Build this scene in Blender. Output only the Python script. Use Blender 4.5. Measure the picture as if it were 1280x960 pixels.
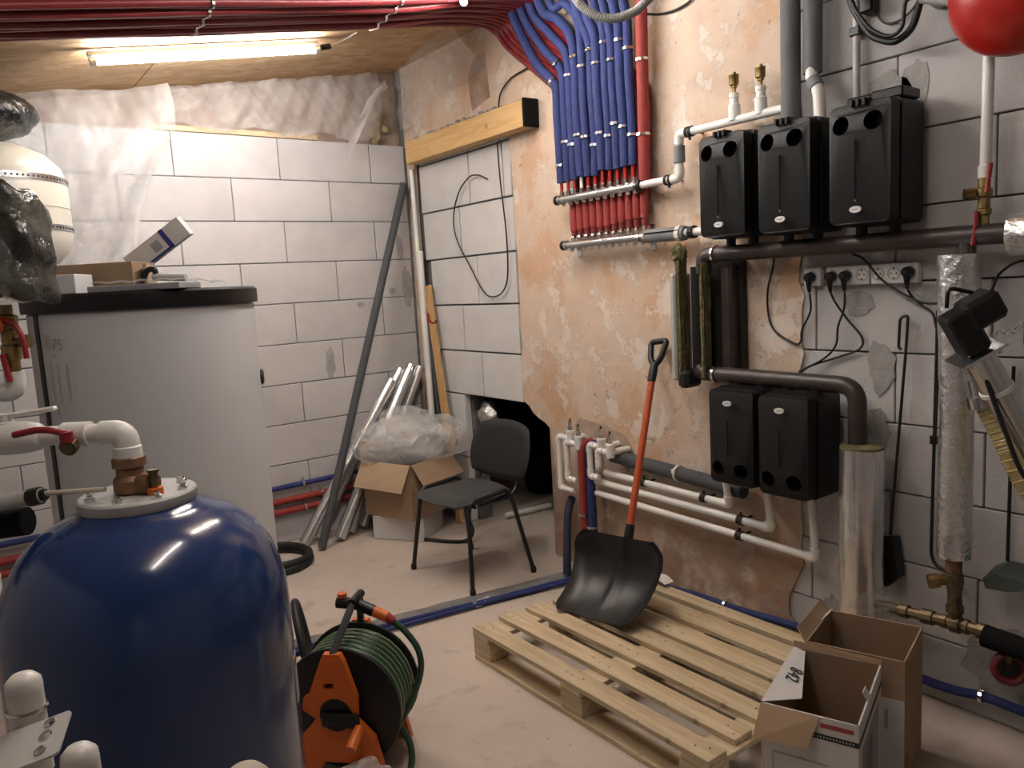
import bpy, bmesh, math, random
from mathutils import Vector, Matrix, Euler, geometry, noise as mnoise
from math import pi, sin, cos, radians
random.seed(7)
for o in list(bpy.data.objects): bpy.data.objects.remove(o)
SC = bpy.context.scene; COL = SC.collection

# ------------------------------------------------------------ camera, world, exposure
cd = bpy.data.cameras.new('camera'); cam = bpy.data.objects.new('camera', cd); COL.objects.link(cam)
cd.sensor_fit = 'HORIZONTAL'; cd.sensor_width = 36; cd.lens = 36*963.99/1280; cd.clip_start = .02
cam.matrix_world = Matrix(((0.80067, 0.120715, -0.586818, 0), (-0.596553, 0.070319, -0.799487, 0),
                           (-0.055245, 0.990193, 0.128315, 1.6), (0, 0, 0, 1)))
SC.camera = cam
w = bpy.data.worlds.new('world'); SC.world = w; w.use_nodes = True
w.node_tree.nodes['Background'].inputs[0].default_value = (.5, .48, .46, 1)
w.node_tree.nodes['Background'].inputs[1].default_value = .05
VS = SC.view_settings
VS.view_transform = 'Standard'; VS.look = 'None'; VS.gamma = 1; VS.use_curve_mapping = False; VS.exposure = 2.0
LAMP_COLOR = (1, .97, .94, 1)
LAMP_POWER = {'a': 40.0, 'b': 34.0, 'c': 17.0}

# ------------------------------------------------------------ materials
MATS = {}
def mat(name, col, rough=.6, metal=0, var=0, col2=None, scale=8, detail=6, bump=0, bscale=None, rnd=0, dist=0, coat=0, spec=None, stretch=None, lo=.35, hi=.65, sheen=0):
    m = bpy.data.materials.new(name); m.use_nodes = True; nt = m.node_tree; N = nt.nodes; L = nt.links
    b = N['Principled BSDF']; b.inputs['Roughness'].default_value = rough; b.inputs['Metallic'].default_value = metal
    b.inputs['Base Color'].default_value = (*col, 1)
    if coat: b.inputs['Coat Weight'].default_value = coat; b.inputs['Coat Roughness'].default_value = .08
    if spec is not None: b.inputs['Specular IOR Level'].default_value = spec
    tc = N.new('ShaderNodeTexCoord'); mp = N.new('ShaderNodeMapping'); L.new(tc.outputs['Object'], mp.inputs[0])
    if stretch: mp.inputs['Scale'].default_value = stretch
    cur = None
    if var or col2:
        n = N.new('ShaderNodeTexNoise'); n.inputs['Scale'].default_value = scale; n.inputs['Detail'].default_value = detail; n.inputs['Distortion'].default_value = dist
        L.new(mp.outputs[0], n.inputs[0])
        r = N.new('ShaderNodeMapRange'); r.inputs[1].default_value = lo; r.inputs[2].default_value = hi; L.new(n.outputs[0], r.inputs[0])
        mx = N.new('ShaderNodeMix'); mx.data_type = 'RGBA'
        c2 = col2 if col2 else tuple(c*(1-var) for c in col)
        mx.inputs[6].default_value = (*col, 1); mx.inputs[7].default_value = (*c2, 1)
        L.new(r.outputs[0], mx.inputs[0]); cur = mx.outputs[2]
    if rnd:
        oi = N.new('ShaderNodeObjectInfo'); r2 = N.new('ShaderNodeMapRange'); r2.inputs[3].default_value = 1-rnd; r2.inputs[4].default_value = 1.0
        L.new(oi.outputs['Random'], r2.inputs[0])
        hv = N.new('ShaderNodeHueSaturation'); L.new(r2.outputs[0], hv.inputs['Value'])
        if cur: L.new(cur, hv.inputs['Color'])
        else: hv.inputs['Color'].default_value = (*col, 1)
        cur = hv.outputs[0]
    if cur: L.new(cur, b.inputs['Base Color'])
    if bump:
        n2 = N.new('ShaderNodeTexNoise'); n2.inputs['Scale'].default_value = bscale or scale*4; n2.inputs['Detail'].default_value = 5
        L.new(mp.outputs[0], n2.inputs[0])
        bp = N.new('ShaderNodeBump'); bp.inputs['Strength'].default_value = bump; bp.inputs['Distance'].default_value = .02
        L.new(n2.outputs[0], bp.inputs['Height']); L.new(bp.outputs[0], b.inputs['Normal'])
    MATS[name] = m; return m
def nodes(m): return m.node_tree.nodes, m.node_tree.links, m.node_tree.nodes['Principled BSDF']
def rgbmix(m, fac, a, b_):
    N, L, _ = nodes(m); mx = N.new('ShaderNodeMix'); mx.data_type = 'RGBA'
    if isinstance(fac, float): mx.inputs[0].default_value = fac
    else: L.new(fac, mx.inputs[0])
    for i, c in ((6, a), (7, b_)):
        if isinstance(c, tuple): mx.inputs[i].default_value = (*c, 1)
        else: L.new(c, mx.inputs[i])
    return mx.outputs[2]
def noise(m, scale, lo, hi, detail=6, stretch=None, rough=.55, off=(0, 0, 0), dist=0):
    N, L, _ = nodes(m); tc = N.new('ShaderNodeTexCoord'); mp = N.new('ShaderNodeMapping'); L.new(tc.outputs['Object'], mp.inputs[0])
    mp.inputs['Location'].default_value = off
    if stretch: mp.inputs['Scale'].default_value = stretch
    n = N.new('ShaderNodeTexNoise'); n.inputs['Scale'].default_value = scale; n.inputs['Detail'].default_value = detail; n.inputs['Roughness'].default_value = rough; n.inputs['Distortion'].default_value = dist
    L.new(mp.outputs[0], n.inputs[0]); r = N.new('ShaderNodeMapRange'); r.inputs[1].default_value = lo; r.inputs[2].default_value = hi
    L.new(n.outputs[0], r.inputs[0]); return r.outputs[0]
def math_(m, op, a, b_=None):
    N, L, _ = nodes(m); n = N.new('ShaderNodeMath'); n.operation = op; n.use_clamp = True
    for i, v in enumerate((a, b_)):
        if v is None: continue
        if isinstance(v, (int, float)): n.inputs[i].default_value = v
        else: L.new(v, n.inputs[i])
    return n.outputs[0]
def coord(m, ax, lo, hi):
    N, L, _ = nodes(m); tc = N.new('ShaderNodeTexCoord'); s = N.new('ShaderNodeSeparateXYZ'); L.new(tc.outputs['Object'], s.inputs[0])
    r = N.new('ShaderNodeMapRange'); r.inputs[1].default_value = lo; r.inputs[2].default_value = hi; L.new(s.outputs[ax], r.inputs[0]); return r.outputs[0]

mat('aac', (.52, .50, .495), .9, var=.10, scale=5, bump=.15, bscale=90, rnd=.10)
mat('aac_white', (.60, .60, .60), .9, var=.08, scale=6, bump=.15, bscale=90, rnd=.06)
mat('mortar', (.17, .165, .16), .95, var=.3, scale=20, bump=.4)
mat('render_patch', (.36, .345, .33), .95, var=.2, scale=20, bump=.3)
mat('strip_grey', (.19, .185, .18), .95, var=.35, scale=9, bump=.3)
mat('rubble', (.42, .33, .27), .95, col2=(.28, .18, .13), scale=7, bump=.5)
# old plaster
m = mat('plaster', (.60, .46, .34), .85)
N, L, B = nodes(m)
c = rgbmix(m, noise(m, 2.2, .38, .62, 8), (.60, .49, .40), (.54, .41, .31))
oc = math_(m, 'MULTIPLY', noise(m, 2.6, .52, .60, 9, off=(3, 1, 2), rough=.65), .52)
c = rgbmix(m, oc, c, (.50, .27, .13))                                                                        # ochre stains
sk = noise(m, 5, .54, .575, 12, off=(9, 4, 1), rough=.68)
c = rgbmix(m, math_(m, 'MULTIPLY', sk, .62), c, (.68, .625, .57))                                             # pale skim coat
ch = noise(m, 11, .645, .665, 10, off=(1, 7, 1), rough=.7)
c = rgbmix(m, math_(m, 'MULTIPLY', ch, .7), c, (.30, .20, .14))                                               # chips
pt = noise(m, 46, .70, .73, 3, off=(6, 2, 5))
c = rgbmix(m, math_(m, 'MULTIPLY', pt, .75), c, (.20, .14, .11))                                              # pits
cl = math_(m, 'MULTIPLY', coord(m, 2, .62, .22), noise(m, 4, .36, .50, 10, off=(2, 2, 9), rough=.65))
c = rgbmix(m, math_(m, 'MULTIPLY', cl, .8), c, (.29, .17, .115))                                              # bare clay near the floor
c = rgbmix(m, math_(m, 'MULTIPLY', math_(m, 'MULTIPLY', cl, noise(m, 9, .52, .60, 8, off=(8, 2, 3))), .6), c, (.36, .30, .25))
L.new(c, B.inputs['Base Color'])
hh = math_(m, 'SUBTRACT', math_(m, 'ADD', math_(m, 'MULTIPLY', sk, .35), math_(m, 'MULTIPLY', noise(m, 18, .3, .7, 8), .4)), math_(m, 'MULTIPLY', ch, .35))
bp = N.new('ShaderNodeBump'); bp.inputs['Strength'].default_value = .55; bp.inputs['Distance'].default_value = .012
L.new(hh, bp.inputs['Height']); L.new(bp.outputs[0], B.inputs['Normal'])
# concrete floor
m = mat('concrete', (.4, .35, .3), .8, bump=.12, bscale=25)
N, L, B = nodes(m)
c = rgbmix(m, noise(m, 1.3, .35, .65, 8), (.50, .43, .37), (.40, .34, .29))
c = rgbmix(m, math_(m, 'MULTIPLY', noise(m, 7, .58, .70, 8, off=(3, 3, 3)), .5), c, (.30, .245, .20))
c = rgbmix(m, math_(m, 'MULTIPLY', noise(m, 28, .68, .73, 3, off=(5, 3, 3)), .7), c, (.22, .18, .15))
L.new(c, B.inputs['Base Color'])
# oriented strand board: stretched flakes from voronoi cells
m = mat('osb', (.5, .34, .18), .75, bump=.15, bscale=30)
N, L, B = nodes(m)
tc = N.new('ShaderNodeTexCoord'); mp = N.new('ShaderNodeMapping'); mp.inputs['Scale'].default_value = (11, 26, 11); L.new(tc.outputs['Object'], mp.inputs[0])
nz = N.new('ShaderNodeTexNoise'); nz.inputs['Scale'].default_value = 3; L.new(tc.outputs['Object'], nz.inputs[0])
ad = N.new('ShaderNodeVectorMath'); ad.operation = 'MULTIPLY_ADD'; ad.inputs[1].default_value = (5, 5, 5); L.new(nz.outputs['Color'], ad.inputs[0]); L.new(mp.outputs[0], ad.inputs[2])
vo = N.new('ShaderNodeTexVoronoi'); vo.inputs['Scale'].default_value = 1; L.new(ad.outputs[0], vo.inputs['Vector'])
sp = N.new('ShaderNodeSeparateColor'); L.new(vo.outputs['Color'], sp.inputs[0])
c = rgbmix(m, sp.outputs[0], (.42, .26, .13), (.58, .41, .24))
c = rgbmix(m, math_(m, 'MULTIPLY', sp.outputs[1], .25), c, (.28, .17, .09))
L.new(c, B.inputs['Base Color'])
# softwood
m = mat('wood', (.6, .45, .26), .7, bump=.08, bscale=30, rnd=.15)
def woodify(name, a, b_, st, rnd=.15):
    m = mat(name, a, .7, bump=.1, bscale=20, stretch=st)
    N, L, B = nodes(m)
    c = rgbmix(m, noise(m, 5, .35, .65, 8, stretch=st), a, b_)
    c = rgbmix(m, math_(m, 'MULTIPLY', noise(m, 9, .63, .71, 5, off=(4, 2, 1)), .75), c, (.22, .13, .06))
    oi = N.new('ShaderNodeObjectInfo'); r2 = N.new('ShaderNodeMapRange'); r2.inputs[3].default_value = 1-rnd; r2.inputs[4].default_value = 1.0; L.new(oi.outputs['Random'], r2.inputs[0])
    hv = N.new('ShaderNodeHueSaturation'); L.new(r2.outputs[0], hv.inputs['Value']); L.new(c, hv.inputs['Color']); L.new(hv.outputs[0], B.inputs['Base Color'])
woodify('pine', (.64, .53, .36), (.48, .36, .215), (9, .8, 9), .22)
woodify('beam_wood', (.62, .42, .20), (.52, .33, .13), (9, .8, 9), .05)
woodify('plank_wood', (.60, .38, .17), (.48, .28, .11), (9, 9, .8), .05)
mat('pale_wood', (.60, .45, .28), .7, var=.2, scale=6)
mat('card', (.36, .245, .155), .85, var=.12, scale=5, stretch=(1, 1, 6))
mat('card_light', (.42, .30, .19), .85, var=.12, scale=5)
mat('card_inside', (.30, .205, .13), .85, var=.1, scale=5)
mat('card_white', (.62, .61, .60), .6, var=.06, scale=6)
mat('print_black', (.02, .02, .02), .6); mat('print_red', (.35, .05, .05), .6); mat('print_grey', (.30, .30, .32), .6); mat('print_blue', (.03, .04, .22), .5)
mat('foil', (.84, .84, .85), .26, .95, var=.10, scale=30, bump=.4, bscale=45)
mat('foil_smooth', (.80, .80, .81), .27, .92, var=.08, scale=18, bump=.10, bscale=30)
mat('steel', (.62, .62, .62), .25, 1, var=.1, scale=20)
mat('chrome', (.75, .74, .72), .2, 1)
mat('brass', (.34, .24, .10), .38, 1, var=.3, scale=30)
mat('old_brass', (.22, .16, .09), .5, .8, var=.4, scale=30, bump=.1)
mat('copper_stain', (.30, .17, .10), .55, .6, var=.4, scale=25)
mat('pp_white', (.74, .73, .70), .35, var=.04, scale=10)
mat('pp_grey', (.42, .42, .41), .45, var=.1, scale=10)
mat('grey_foam', (.065, .068, .074), .8, var=.12, scale=14, bump=.1)
mat('grey_foam_mid', (.13, .135, .145), .8, var=.12, scale=14, bump=.1)
mat('conduit_grey', (.24, .24, .235), .5, var=.1, scale=10)
mat('grey_foam_light', (.19, .20, .21), .75, var=.15, scale=14, bump=.1)
mat('blue_foam', (.022, .036, .15), .8, var=.25, scale=30, bump=.15, bscale=80)
mat('red_foam', (.30, .035, .03), .75, var=.2, scale=30, bump=.12, bscale=80)
mat('red_foam_dark', (.21, .022, .025), .38, var=.25, scale=12)
mat('epp_black', (.0055, .0055, .006), .5, spec=.35, var=.3, scale=60, bump=.15, bscale=220)
mat('black_plastic', (.006, .006, .0065), .4, spec=.4)
mat('black_matte', (.004, .004, .004), .9, spec=.2)
mat('rubber', (.007, .007, .007), .6)
mat('cable_black', (.006, .006, .006), .5)
mat('brown_pipe', (.055, .042, .038), .42, .2, var=.3, scale=14)
mat('dark_steel', (.022, .019, .018), .6, .3, var=.4, scale=12)
mat('wool', (.17, .145, .06), .95, var=.35, scale=30, bump=.8, bscale=50)
mat('black_chair', (.010, .010, .011), .6, var=.2, scale=150, bump=.08, bscale=300)
mat('seat_fabric', (.040, .041, .043), .85, var=.15, scale=40, bump=.2, bscale=250)
mat('black_paint', (.01, .01, .01), .4)
mat('tank_blue', (.013, .042, .150), .17, var=.06, scale=3, coat=.4)
mat('heater_white', (.55, .555, .57), .5, var=.03, scale=2)
mat('ivory', (.66, .64, .56), .35, var=.05, scale=4)
mat('red_paint', (.42, .015, .01), .3, coat=.3)
mat('wheel_red', (.12, .010, .012), .45)
mat('red_handle', (.26, .015, .015), .4)
mat('orange', (.62, .13, .015), .45)
mat('orange_handle', (.50, .085, .025), .4, var=.1, scale=8)
mat('green_hose', (.028, .075, .038), .35, var=.2, scale=20)
mat('lever_beige', (.50, .45, .36), .6)
mat('foam_yellow', (.55, .46, .22), .9, var=.3, scale=30, bump=.6)
mat('paper', (.72, .70, .66), .7)
mat('hose_yellow', (.48, .36, .13), .35)
mat('socket_white', (.66, .65, .63), .35); mat('socket_grey', (.45, .44, .42), .5)
mat('shovel_black', (.009, .009, .0095), .38, var=.3, scale=12)
mat('ash_green', (.10, .12, .105), .5, .3)
for k_, p_ in LAMP_POWER.items():
    m = mat('lamp_'+k_, (1, 1, 1), .5); B = m.node_tree.nodes['Principled BSDF']
    B.inputs['Emission Color'].default_value = LAMP_COLOR; B.inputs['Emission Strength'].default_value = p_
mat('lamp_case', (.75, .74, .72), .4)
def film(name, col, alpha, rough=.25, bump=.5):
    m = mat(name, col, rough, bump=bump, bscale=12); N, L, B = nodes(m)
    B.inputs['Specular IOR Level'].default_value = .6
    tr = N.new('ShaderNodeBsdfTransparent'); mx = N.new('ShaderNodeMixShader')
    f = noise(m, 5, .3, .75, 3)
    a = N.new('ShaderNodeMapRange'); a.inputs[3].default_value = alpha-.08; a.inputs[4].default_value = alpha+.10; L.new(f, a.inputs[0])
    tl = N.new('ShaderNodeBsdfTranslucent'); tl.inputs[0].default_value = (*col, 1); m2 = N.new('ShaderNodeMixShader'); m2.inputs[0].default_value = .4
    L.new(B.outputs[0], m2.inputs[1]); L.new(tl.outputs[0], m2.inputs[2])
    L.new(a.outputs[0], mx.inputs[0]); L.new(tr.outputs[0], mx.inputs[1]); L.new(m2.outputs[0], mx.inputs[2])
    L.new(mx.outputs[0], N['Material Output'].inputs[0]); return m
film('poly_thin', (.78, .76, .75), .26, .3, .8)
film('poly_film', (.80, .78, .77), .35, .3, .8)
film('poly_bag', (.88, .86, .85), .55, .25, .3)
film('poly_wrap', (.92, .91, .90), .30, .15, .2)
film('clear_wrap', (.55, .54, .5), .22, .12, 1.0)
film('hose_clear', (.50, .38, .14), .6, .2, .1)

# ------------------------------------------------------------ helpers
def wloc(o):
    v = Vector((0, 0, 0))
    while o: v += o.location; o = o.parent
    return v
def finish(bm, name, smooth=35):
    bmesh.ops.recalc_face_normals(bm, faces=bm.faces)
    me = bpy.data.meshes.new(name); bm.to_mesh(me); bm.free()
    if smooth:
        for p in me.polygons: p.use_smooth = True
        me.set_sharp_from_angle(angle=radians(smooth))
    return me
SPLIT = {'strap', 'bracket', 'pipe_clamp', 'clip', 'connector', 'wall_bracket', 'cross_rail', 'end_flap', 'coil'}
STUFF = {'nail_head', 'strap_hole', 'chain', 'spiral_rib', 'wool_tuft', 'mortar_bead', 'hole_rim', 'stripe_lettering', 'expanding_foam', 'contact', 'top_rib', 'size_marking'}
def clusters(bm, gap=.008):
    """connected pieces of a bmesh, joined where they lie closer than gap"""
    seen = set(); isl = []
    for f in bm.faces:
        if f in seen: continue
        st = [f]; seen.add(f); fs = []
        while st:
            g = st.pop(); fs.append(g)
            for v in g.verts:
                for h in v.link_faces:
                    if h not in seen: seen.add(h); st.append(h)
        P = [v.co for g in fs for v in g.verts]
        isl.append([fs, [min(p[i] for p in P)-gap for i in range(3)], [max(p[i] for p in P)+gap for i in range(3)]])
    k = 0
    while k < len(isl):
        hit = False
        for j in range(k+1, len(isl)):
            A_, B_ = isl[k], isl[j]
            if all(A_[1][i] < B_[2][i] and B_[1][i] < A_[2][i] for i in range(3)):
                isl[k] = [A_[0]+B_[0], [min(A_[1][i], B_[1][i]) for i in range(3)], [max(A_[2][i], B_[2][i]) for i in range(3)]]; isl.pop(j); hit = True; break
        if not hit: k += 1
    return [x[0] for x in isl]
def obj(name, bm, m, parent=None, smooth=35, recenter=True):
    """one mesh object; geometry is given in world metres"""
    if name in SPLIT and parent and isinstance(bm, bmesh.types.BMesh):
        cl = clusters(bm)
        if len(cl) > 1:
            first = None
            for fs in cl:
                b2 = bmesh.new(); mp = {}
                for f in fs: b2.faces.new([mp.setdefault(v, None) or mp.update({v: b2.verts.new(v.co)}) or mp[v] for v in f.verts])
                o = obj(name+'_', b2, m, parent, smooth); o.name = name; first = first or o
            bm.free(); return first
    me = finish(bm, name, smooth) if isinstance(bm, bmesh.types.BMesh) else bm
    o = bpy.data.objects.new(name, me); COL.objects.link(o)
    me.materials.clear(); me.materials.append(MATS[m] if isinstance(m, str) else m)
    if parent: o.parent = parent; o.location = -wloc(parent)
    if name in STUFF: o['kind'] = 'stuff'
    return o
def thing(name, label, cat, loc, group=None):
    o = bpy.data.objects.new(name, None); COL.objects.link(o); o.location = loc; o.empty_display_size = .1
    return tag(o, label, cat, group)
def tag(o, label, cat, group=None):
    o['label'] = label; o['category'] = cat
    if group: o['group'] = group
    return o
def struct(o): o['kind'] = 'structure'; return o
def new(): return bmesh.new()
def box(bm, c, s, rot=None, bev=0, seg=1):
    M = Matrix.Translation(c) @ (rot.to_4x4() if rot else Matrix.Identity(4)) @ Matrix.Diagonal((*s, 1))
    r = bmesh.ops.create_cube(bm, size=1, matrix=M)
    if bev:
        vs = set(r['verts']); es = [e for e in bm.edges if e.verts[0] in vs and e.verts[1] in vs]
        bmesh.ops.bevel(bm, geom=es, offset=bev, segments=seg, affect='EDGES', profile=.5)
    return bm
def fillet(pts, rad, n=6):
    pts = [Vector(p) for p in pts]; out = [pts[0]]
    for i in range(1, len(pts)-1):
        p = pts[i]; a = pts[i-1]-p; b = pts[i+1]-p; la, lb = a.length, b.length
        r = min(rad, la*.49, lb*.49); a.normalize(); b.normalize()
        p0 = p+a*r; p2 = p+b*r
        for k in range(n+1):
            t = k/n; out.append(p0*(1-t)**2+p*2*t*(1-t)+p2*t*t)
    out.append(pts[-1]); return out
def spline(pts, n=8):
    P = [Vector(p) for p in pts]; P = [P[0]*2-P[1]]+P+[P[-1]*2-P[-2]]; out = []
    for i in range(1, len(P)-2):
        for k in range(n):
            t = k/n; a, b, c, d = P[i-1], P[i], P[i+1], P[i+2]
            out.append(.5*((2*b)+(c-a)*t+(2*a-5*b+4*c-d)*t*t+(3*b-a-3*c+d)*t**3))
    out.append(P[-2]); return out
def tube(bm, pts, r, n=12, cap=True, jit=0):
    pts = [Vector(p) for p in pts]; N_ = len(pts); rings = []; up = None
    for i, p in enumerate(pts):
        d = (pts[min(i+1, N_-1)]-pts[max(i-1, 0)]).normalized()
        if up is None: up = Vector((0, 0, 1)) if abs(d.z) < .9 else Vector((1, 0, 0))
        s = d.cross(up).normalized(); up = s.cross(d).normalized()
        rr = r[i] if isinstance(r, (list, tuple)) else r
        if jit: rr *= 1+random.uniform(-jit, jit)
        rings.append([bm.verts.new(p+(s*cos(2*pi*k/n)+up*sin(2*pi*k/n))*rr*(1+(random.uniform(-jit, jit) if jit else 0))) for k in range(n)])
    for i in range(N_-1):
        for k in range(n): bm.faces.new((rings[i][k], rings[i][(k+1) % n], rings[i+1][(k+1) % n], rings[i+1][k]))
    if cap: bm.faces.new(rings[0][::-1]); bm.faces.new(rings[-1])
    return bm
def axm(axis):
    return Vector((0, 0, 1)).rotation_difference(Vector(axis)).to_matrix().to_4x4()
def lathe(bm, prof, c, axis=(0, 0, 1), n=24, cap=True):
    """prof: (radius, distance along axis)"""
    M = Matrix.Translation(c) @ axm(axis); rings = []
    for r, z in prof: rings.append([bm.verts.new(M @ Vector((r*cos(2*pi*k/n), r*sin(2*pi*k/n), z))) for k in range(n)])
    for i in range(len(rings)-1):
        for k in range(n): bm.faces.new((rings[i][k], rings[i][(k+1) % n], rings[i+1][(k+1) % n], rings[i+1][k]))
    if cap: bm.faces.new(rings[0][::-1]); bm.faces.new(rings[-1])
    return bm
def cyl(bm, a, b, r, n=14): return tube(bm, [a, b], r, n)
def torus(bm, c, axis, R, r, n=32, m_=10, a0=0, a1=2*pi):
    M = Matrix.Translation(c) @ axm(axis); full = abs(a1-a0-2*pi) < 1e-4
    cnt = n if full else n+1; rings = []
    for i in range(cnt):
        a = a0+(a1-a0)*i/n
        rings.append([bm.verts.new(M @ Vector(((R+r*cos(2*pi*k/m_))*cos(a), (R+r*cos(2*pi*k/m_))*sin(a), r*sin(2*pi*k/m_)))) for k in range(m_)])
    for i in range(n):
        A = rings[i]; Bq = rings[(i+1) % cnt]
        for k in range(m_): bm.faces.new((A[k], A[(k+1) % m_], Bq[(k+1) % m_], Bq[k]))
    return bm
def poly(bm, loops, f0, f1):
    """extrude a flat outline (first loop) with holes (other loops) between two mappings (a,b)->world"""
    tris = geometry.tessellate_polygon([[Vector((p[0], p[1], 0)) for p in l] for l in loops])
    flat = [p for l in loops for p in l]
    A = [bm.verts.new(f0(*p)) for p in flat]; Bv = [bm.verts.new(f1(*p)) for p in flat]
    for t in tris:
        try: bm.faces.new([A[i] for i in t]); bm.faces.new([Bv[i] for i in t][::-1])
        except ValueError: pass
    k = 0
    for l in loops:
        n = len(l)
        for i in range(n):
            a, b = k+i, k+(i+1) % n
            bm.faces.new((A[a], A[b], Bv[b], Bv[a]))
        k += n
    return bm
def circ(cx, cy, rx, ry=None, n=20, a0=0): return [(cx+rx*cos(a0+2*pi*i/n), cy+(ry or rx)*sin(a0+2*pi*i/n)) for i in range(n)]
def rrect(x0, x1, y0, y1, r, n=5):
    out = []
    for cx, cy, a in ((x1-r, y1-r, 0), (x0+r, y1-r, pi/2), (x0+r, y0+r, pi), (x1-r, y0+r, 3*pi/2)):
        out += [(cx+r*cos(a+pi/2*i/n), cy+r*sin(a+pi/2*i/n)) for i in range(n+1)]
    return out
def text(name, s, size, M, m, parent):
    c = bpy.data.curves.new(name, 'FONT'); c.body = s; c.size = size; c.extrude = .0003; c.align_x = 'CENTER'; c.align_y = 'CENTER'
    t = bpy.data.objects.new(name, c); COL.objects.link(t); bpy.context.view_layer.update()
    me = bpy.data.meshes.new_from_object(t.evaluated_get(bpy.context.evaluated_depsgraph_get())); bpy.data.objects.remove(t)
    me.transform(M); return obj(name, me, m, parent)
def frame(o, ex, ez):
    """matrix with local x along ex and local z along ez"""
    ex = Vector(ex).normalized(); ez = Vector(ez).normalized(); ey = ez.cross(ex)
    M = Matrix.Identity(4)
    for i in range(3): M[i][0], M[i][1], M[i][2], M[i][3] = ex[i], ey[i], ez[i], o[i]
    return M
fwd_ = Vector((.587, .80, 0)).normalized(); rgt_ = Vector((.80, -.597, 0)).normalized()
def sheet(bm, f, nu, nv):
    g = [[bm.verts.new(f(i/nu, j/nv)) for j in range(nv+1)] for i in range(nu+1)]
    for i in range(nu):
        for j in range(nv): bm.faces.new((g[i][j], g[i+1][j], g[i+1][j+1], g[i][j+1]))
    return bm
def V(*a): return Vector(a)

XW = 2.767; YW = 4.866; CH = .2594            # right wall face, back wall face, block course height
def ceil(x): return 2.64+.17*x

# ------------------------------------------------------------ floor and ceiling
fl = struct(obj('floor', box(new(), (.75, 1.7, -.06), (4.46, 7.2, .12)), 'concrete', smooth=0))
# strip left by a removed wall across the floor, with its two filler edges
bm = new()
n = 26; A = []; Bq = []
for i in range(n+1):
    t = i/n; xx = .1+(2.70-.1)*t
    A.append((xx, 3.60-.165*xx+random.uniform(-.008, .008))); Bq.append((xx, 3.455-.165*xx+random.uniform(-.008, .008)))
poly(bm, [A+Bq[::-1]], lambda a, b: V(a, b, -.005), lambda a, b: V(a, b, .006))
struct(obj('trim_1', bm, 'strip_grey', smooth=0))
ce = struct(obj('ceiling', poly(new(), [[(-1.5, ceil(-1.5)+.03), (2.95, ceil(2.95)+.03), (2.95, ceil(2.95)+.1), (-1.5, ceil(-1.5)+.1)]], lambda a, b: V(a, -1.8, b), lambda a, b: V(a, 5.25, b)), 'dark_steel', smooth=0))
xs = [-1.5, -.2, 1.045, 2.30, 2.95]; ys = [-1.8, -1.35, 1.15, 3.65, 5.25]
for i in range(4):
    for j in range(4):
        x0, x1, y0, y1 = xs[i]+.003, xs[i+1]-.003, ys[j]+.003, ys[j+1]-.003
        bm = poly(new(), [[(x0, ceil(x0)), (x1, ceil(x1)), (x1, ceil(x1)+.029), (x0, ceil(x0)+.029)]], lambda a, b: V(a, y0, b), lambda a, b: V(a, y1, b))
        obj('panel', bm, 'osb', ce, smooth=0)

# ------------------------------------------------------------ back wall of aerated blocks
wb = struct(obj('wall_back', box(new(), (.72, YW+.055, 1.29), (4.2, .1, 2.58)), 'mortar', smooth=0))
def block(parent, m, y0, y1, z0, z1, axis, face, depth=.05):
    g = .0028; j = random.uniform(-.0022, .0022)
    if axis == 'x': c = ((y0+y1)/2, face+depth/2+j, (z0+z1)/2); s = (y1-y0-2*g, depth, z1-z0-2*g)
    else: c = (face+depth/2+j, (y0+y1)/2, (z0+z1)/2); s = (depth, y1-y0-2*g, z1-z0-2*g)
    return obj('block', box(new(), c, s, bev=.003), m, parent, smooth=0)
BL = .635; ztop = 2.593
joint0 = {k: (1.22 if k % 2 == 0 else 1.536)+random.uniform(-.012, .012) for k in range(10)}
def rowblocks(parent, m, x_lo, x_hi, x0, z0, z1, axis, face, BL=BL):
    x = x0
    while x > x_lo: x -= BL
    while x < x_hi:
        a, b = max(x, x_lo), min(x+BL, x_hi)
        if b-a > .03: block(parent, m, a, b, z0, z1, axis, face)
        x += BL
for k in range(10):
    z1 = ztop-k*CH; z0 = max(z1-CH, 0.0)
    rowblocks(wb, 'aac', -1.35, XW-.02, joint0[k], z0, z1, 'x', YW)
# smears of filler on the blocks
def smear(parent, wallaxis, cy, cz, wy, hz, m='render_patch', seed=1):
    r = random.Random(seed); pts = []
    for i in range(18):
        a = 2*pi*i/18; q = r.uniform(.7, 1.1); pts.append((cy+wy*cos(a)*q, cz+hz*sin(a)*q))
    if wallaxis == 'x': f = lambda d: (lambda a, b: V(a, YW-d, b))
    else: f = lambda d: (lambda a, b: V(XW-d, a, b))
    return obj('filler_patch', poly(new(), [pts], f(-.004), f(.0035)), m, parent, smooth=0)
smear(wb, 'x', 2.075, 1.15, .035, .12, seed=3); smear(wb, 'x', 2.66, 1.9, .03, .10, seed=4)
smear(wb, 'x', 2.70, 1.62, .04, .16, seed=6); smear(wb, 'x', 2.33, 1.52, .03, .02, seed=7); smear(wb, 'x', 1.50, 1.62, .05, .02, seed=8); smear(wb, 'x', 2.58, 1.60, .03, .025, seed=9)
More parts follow.
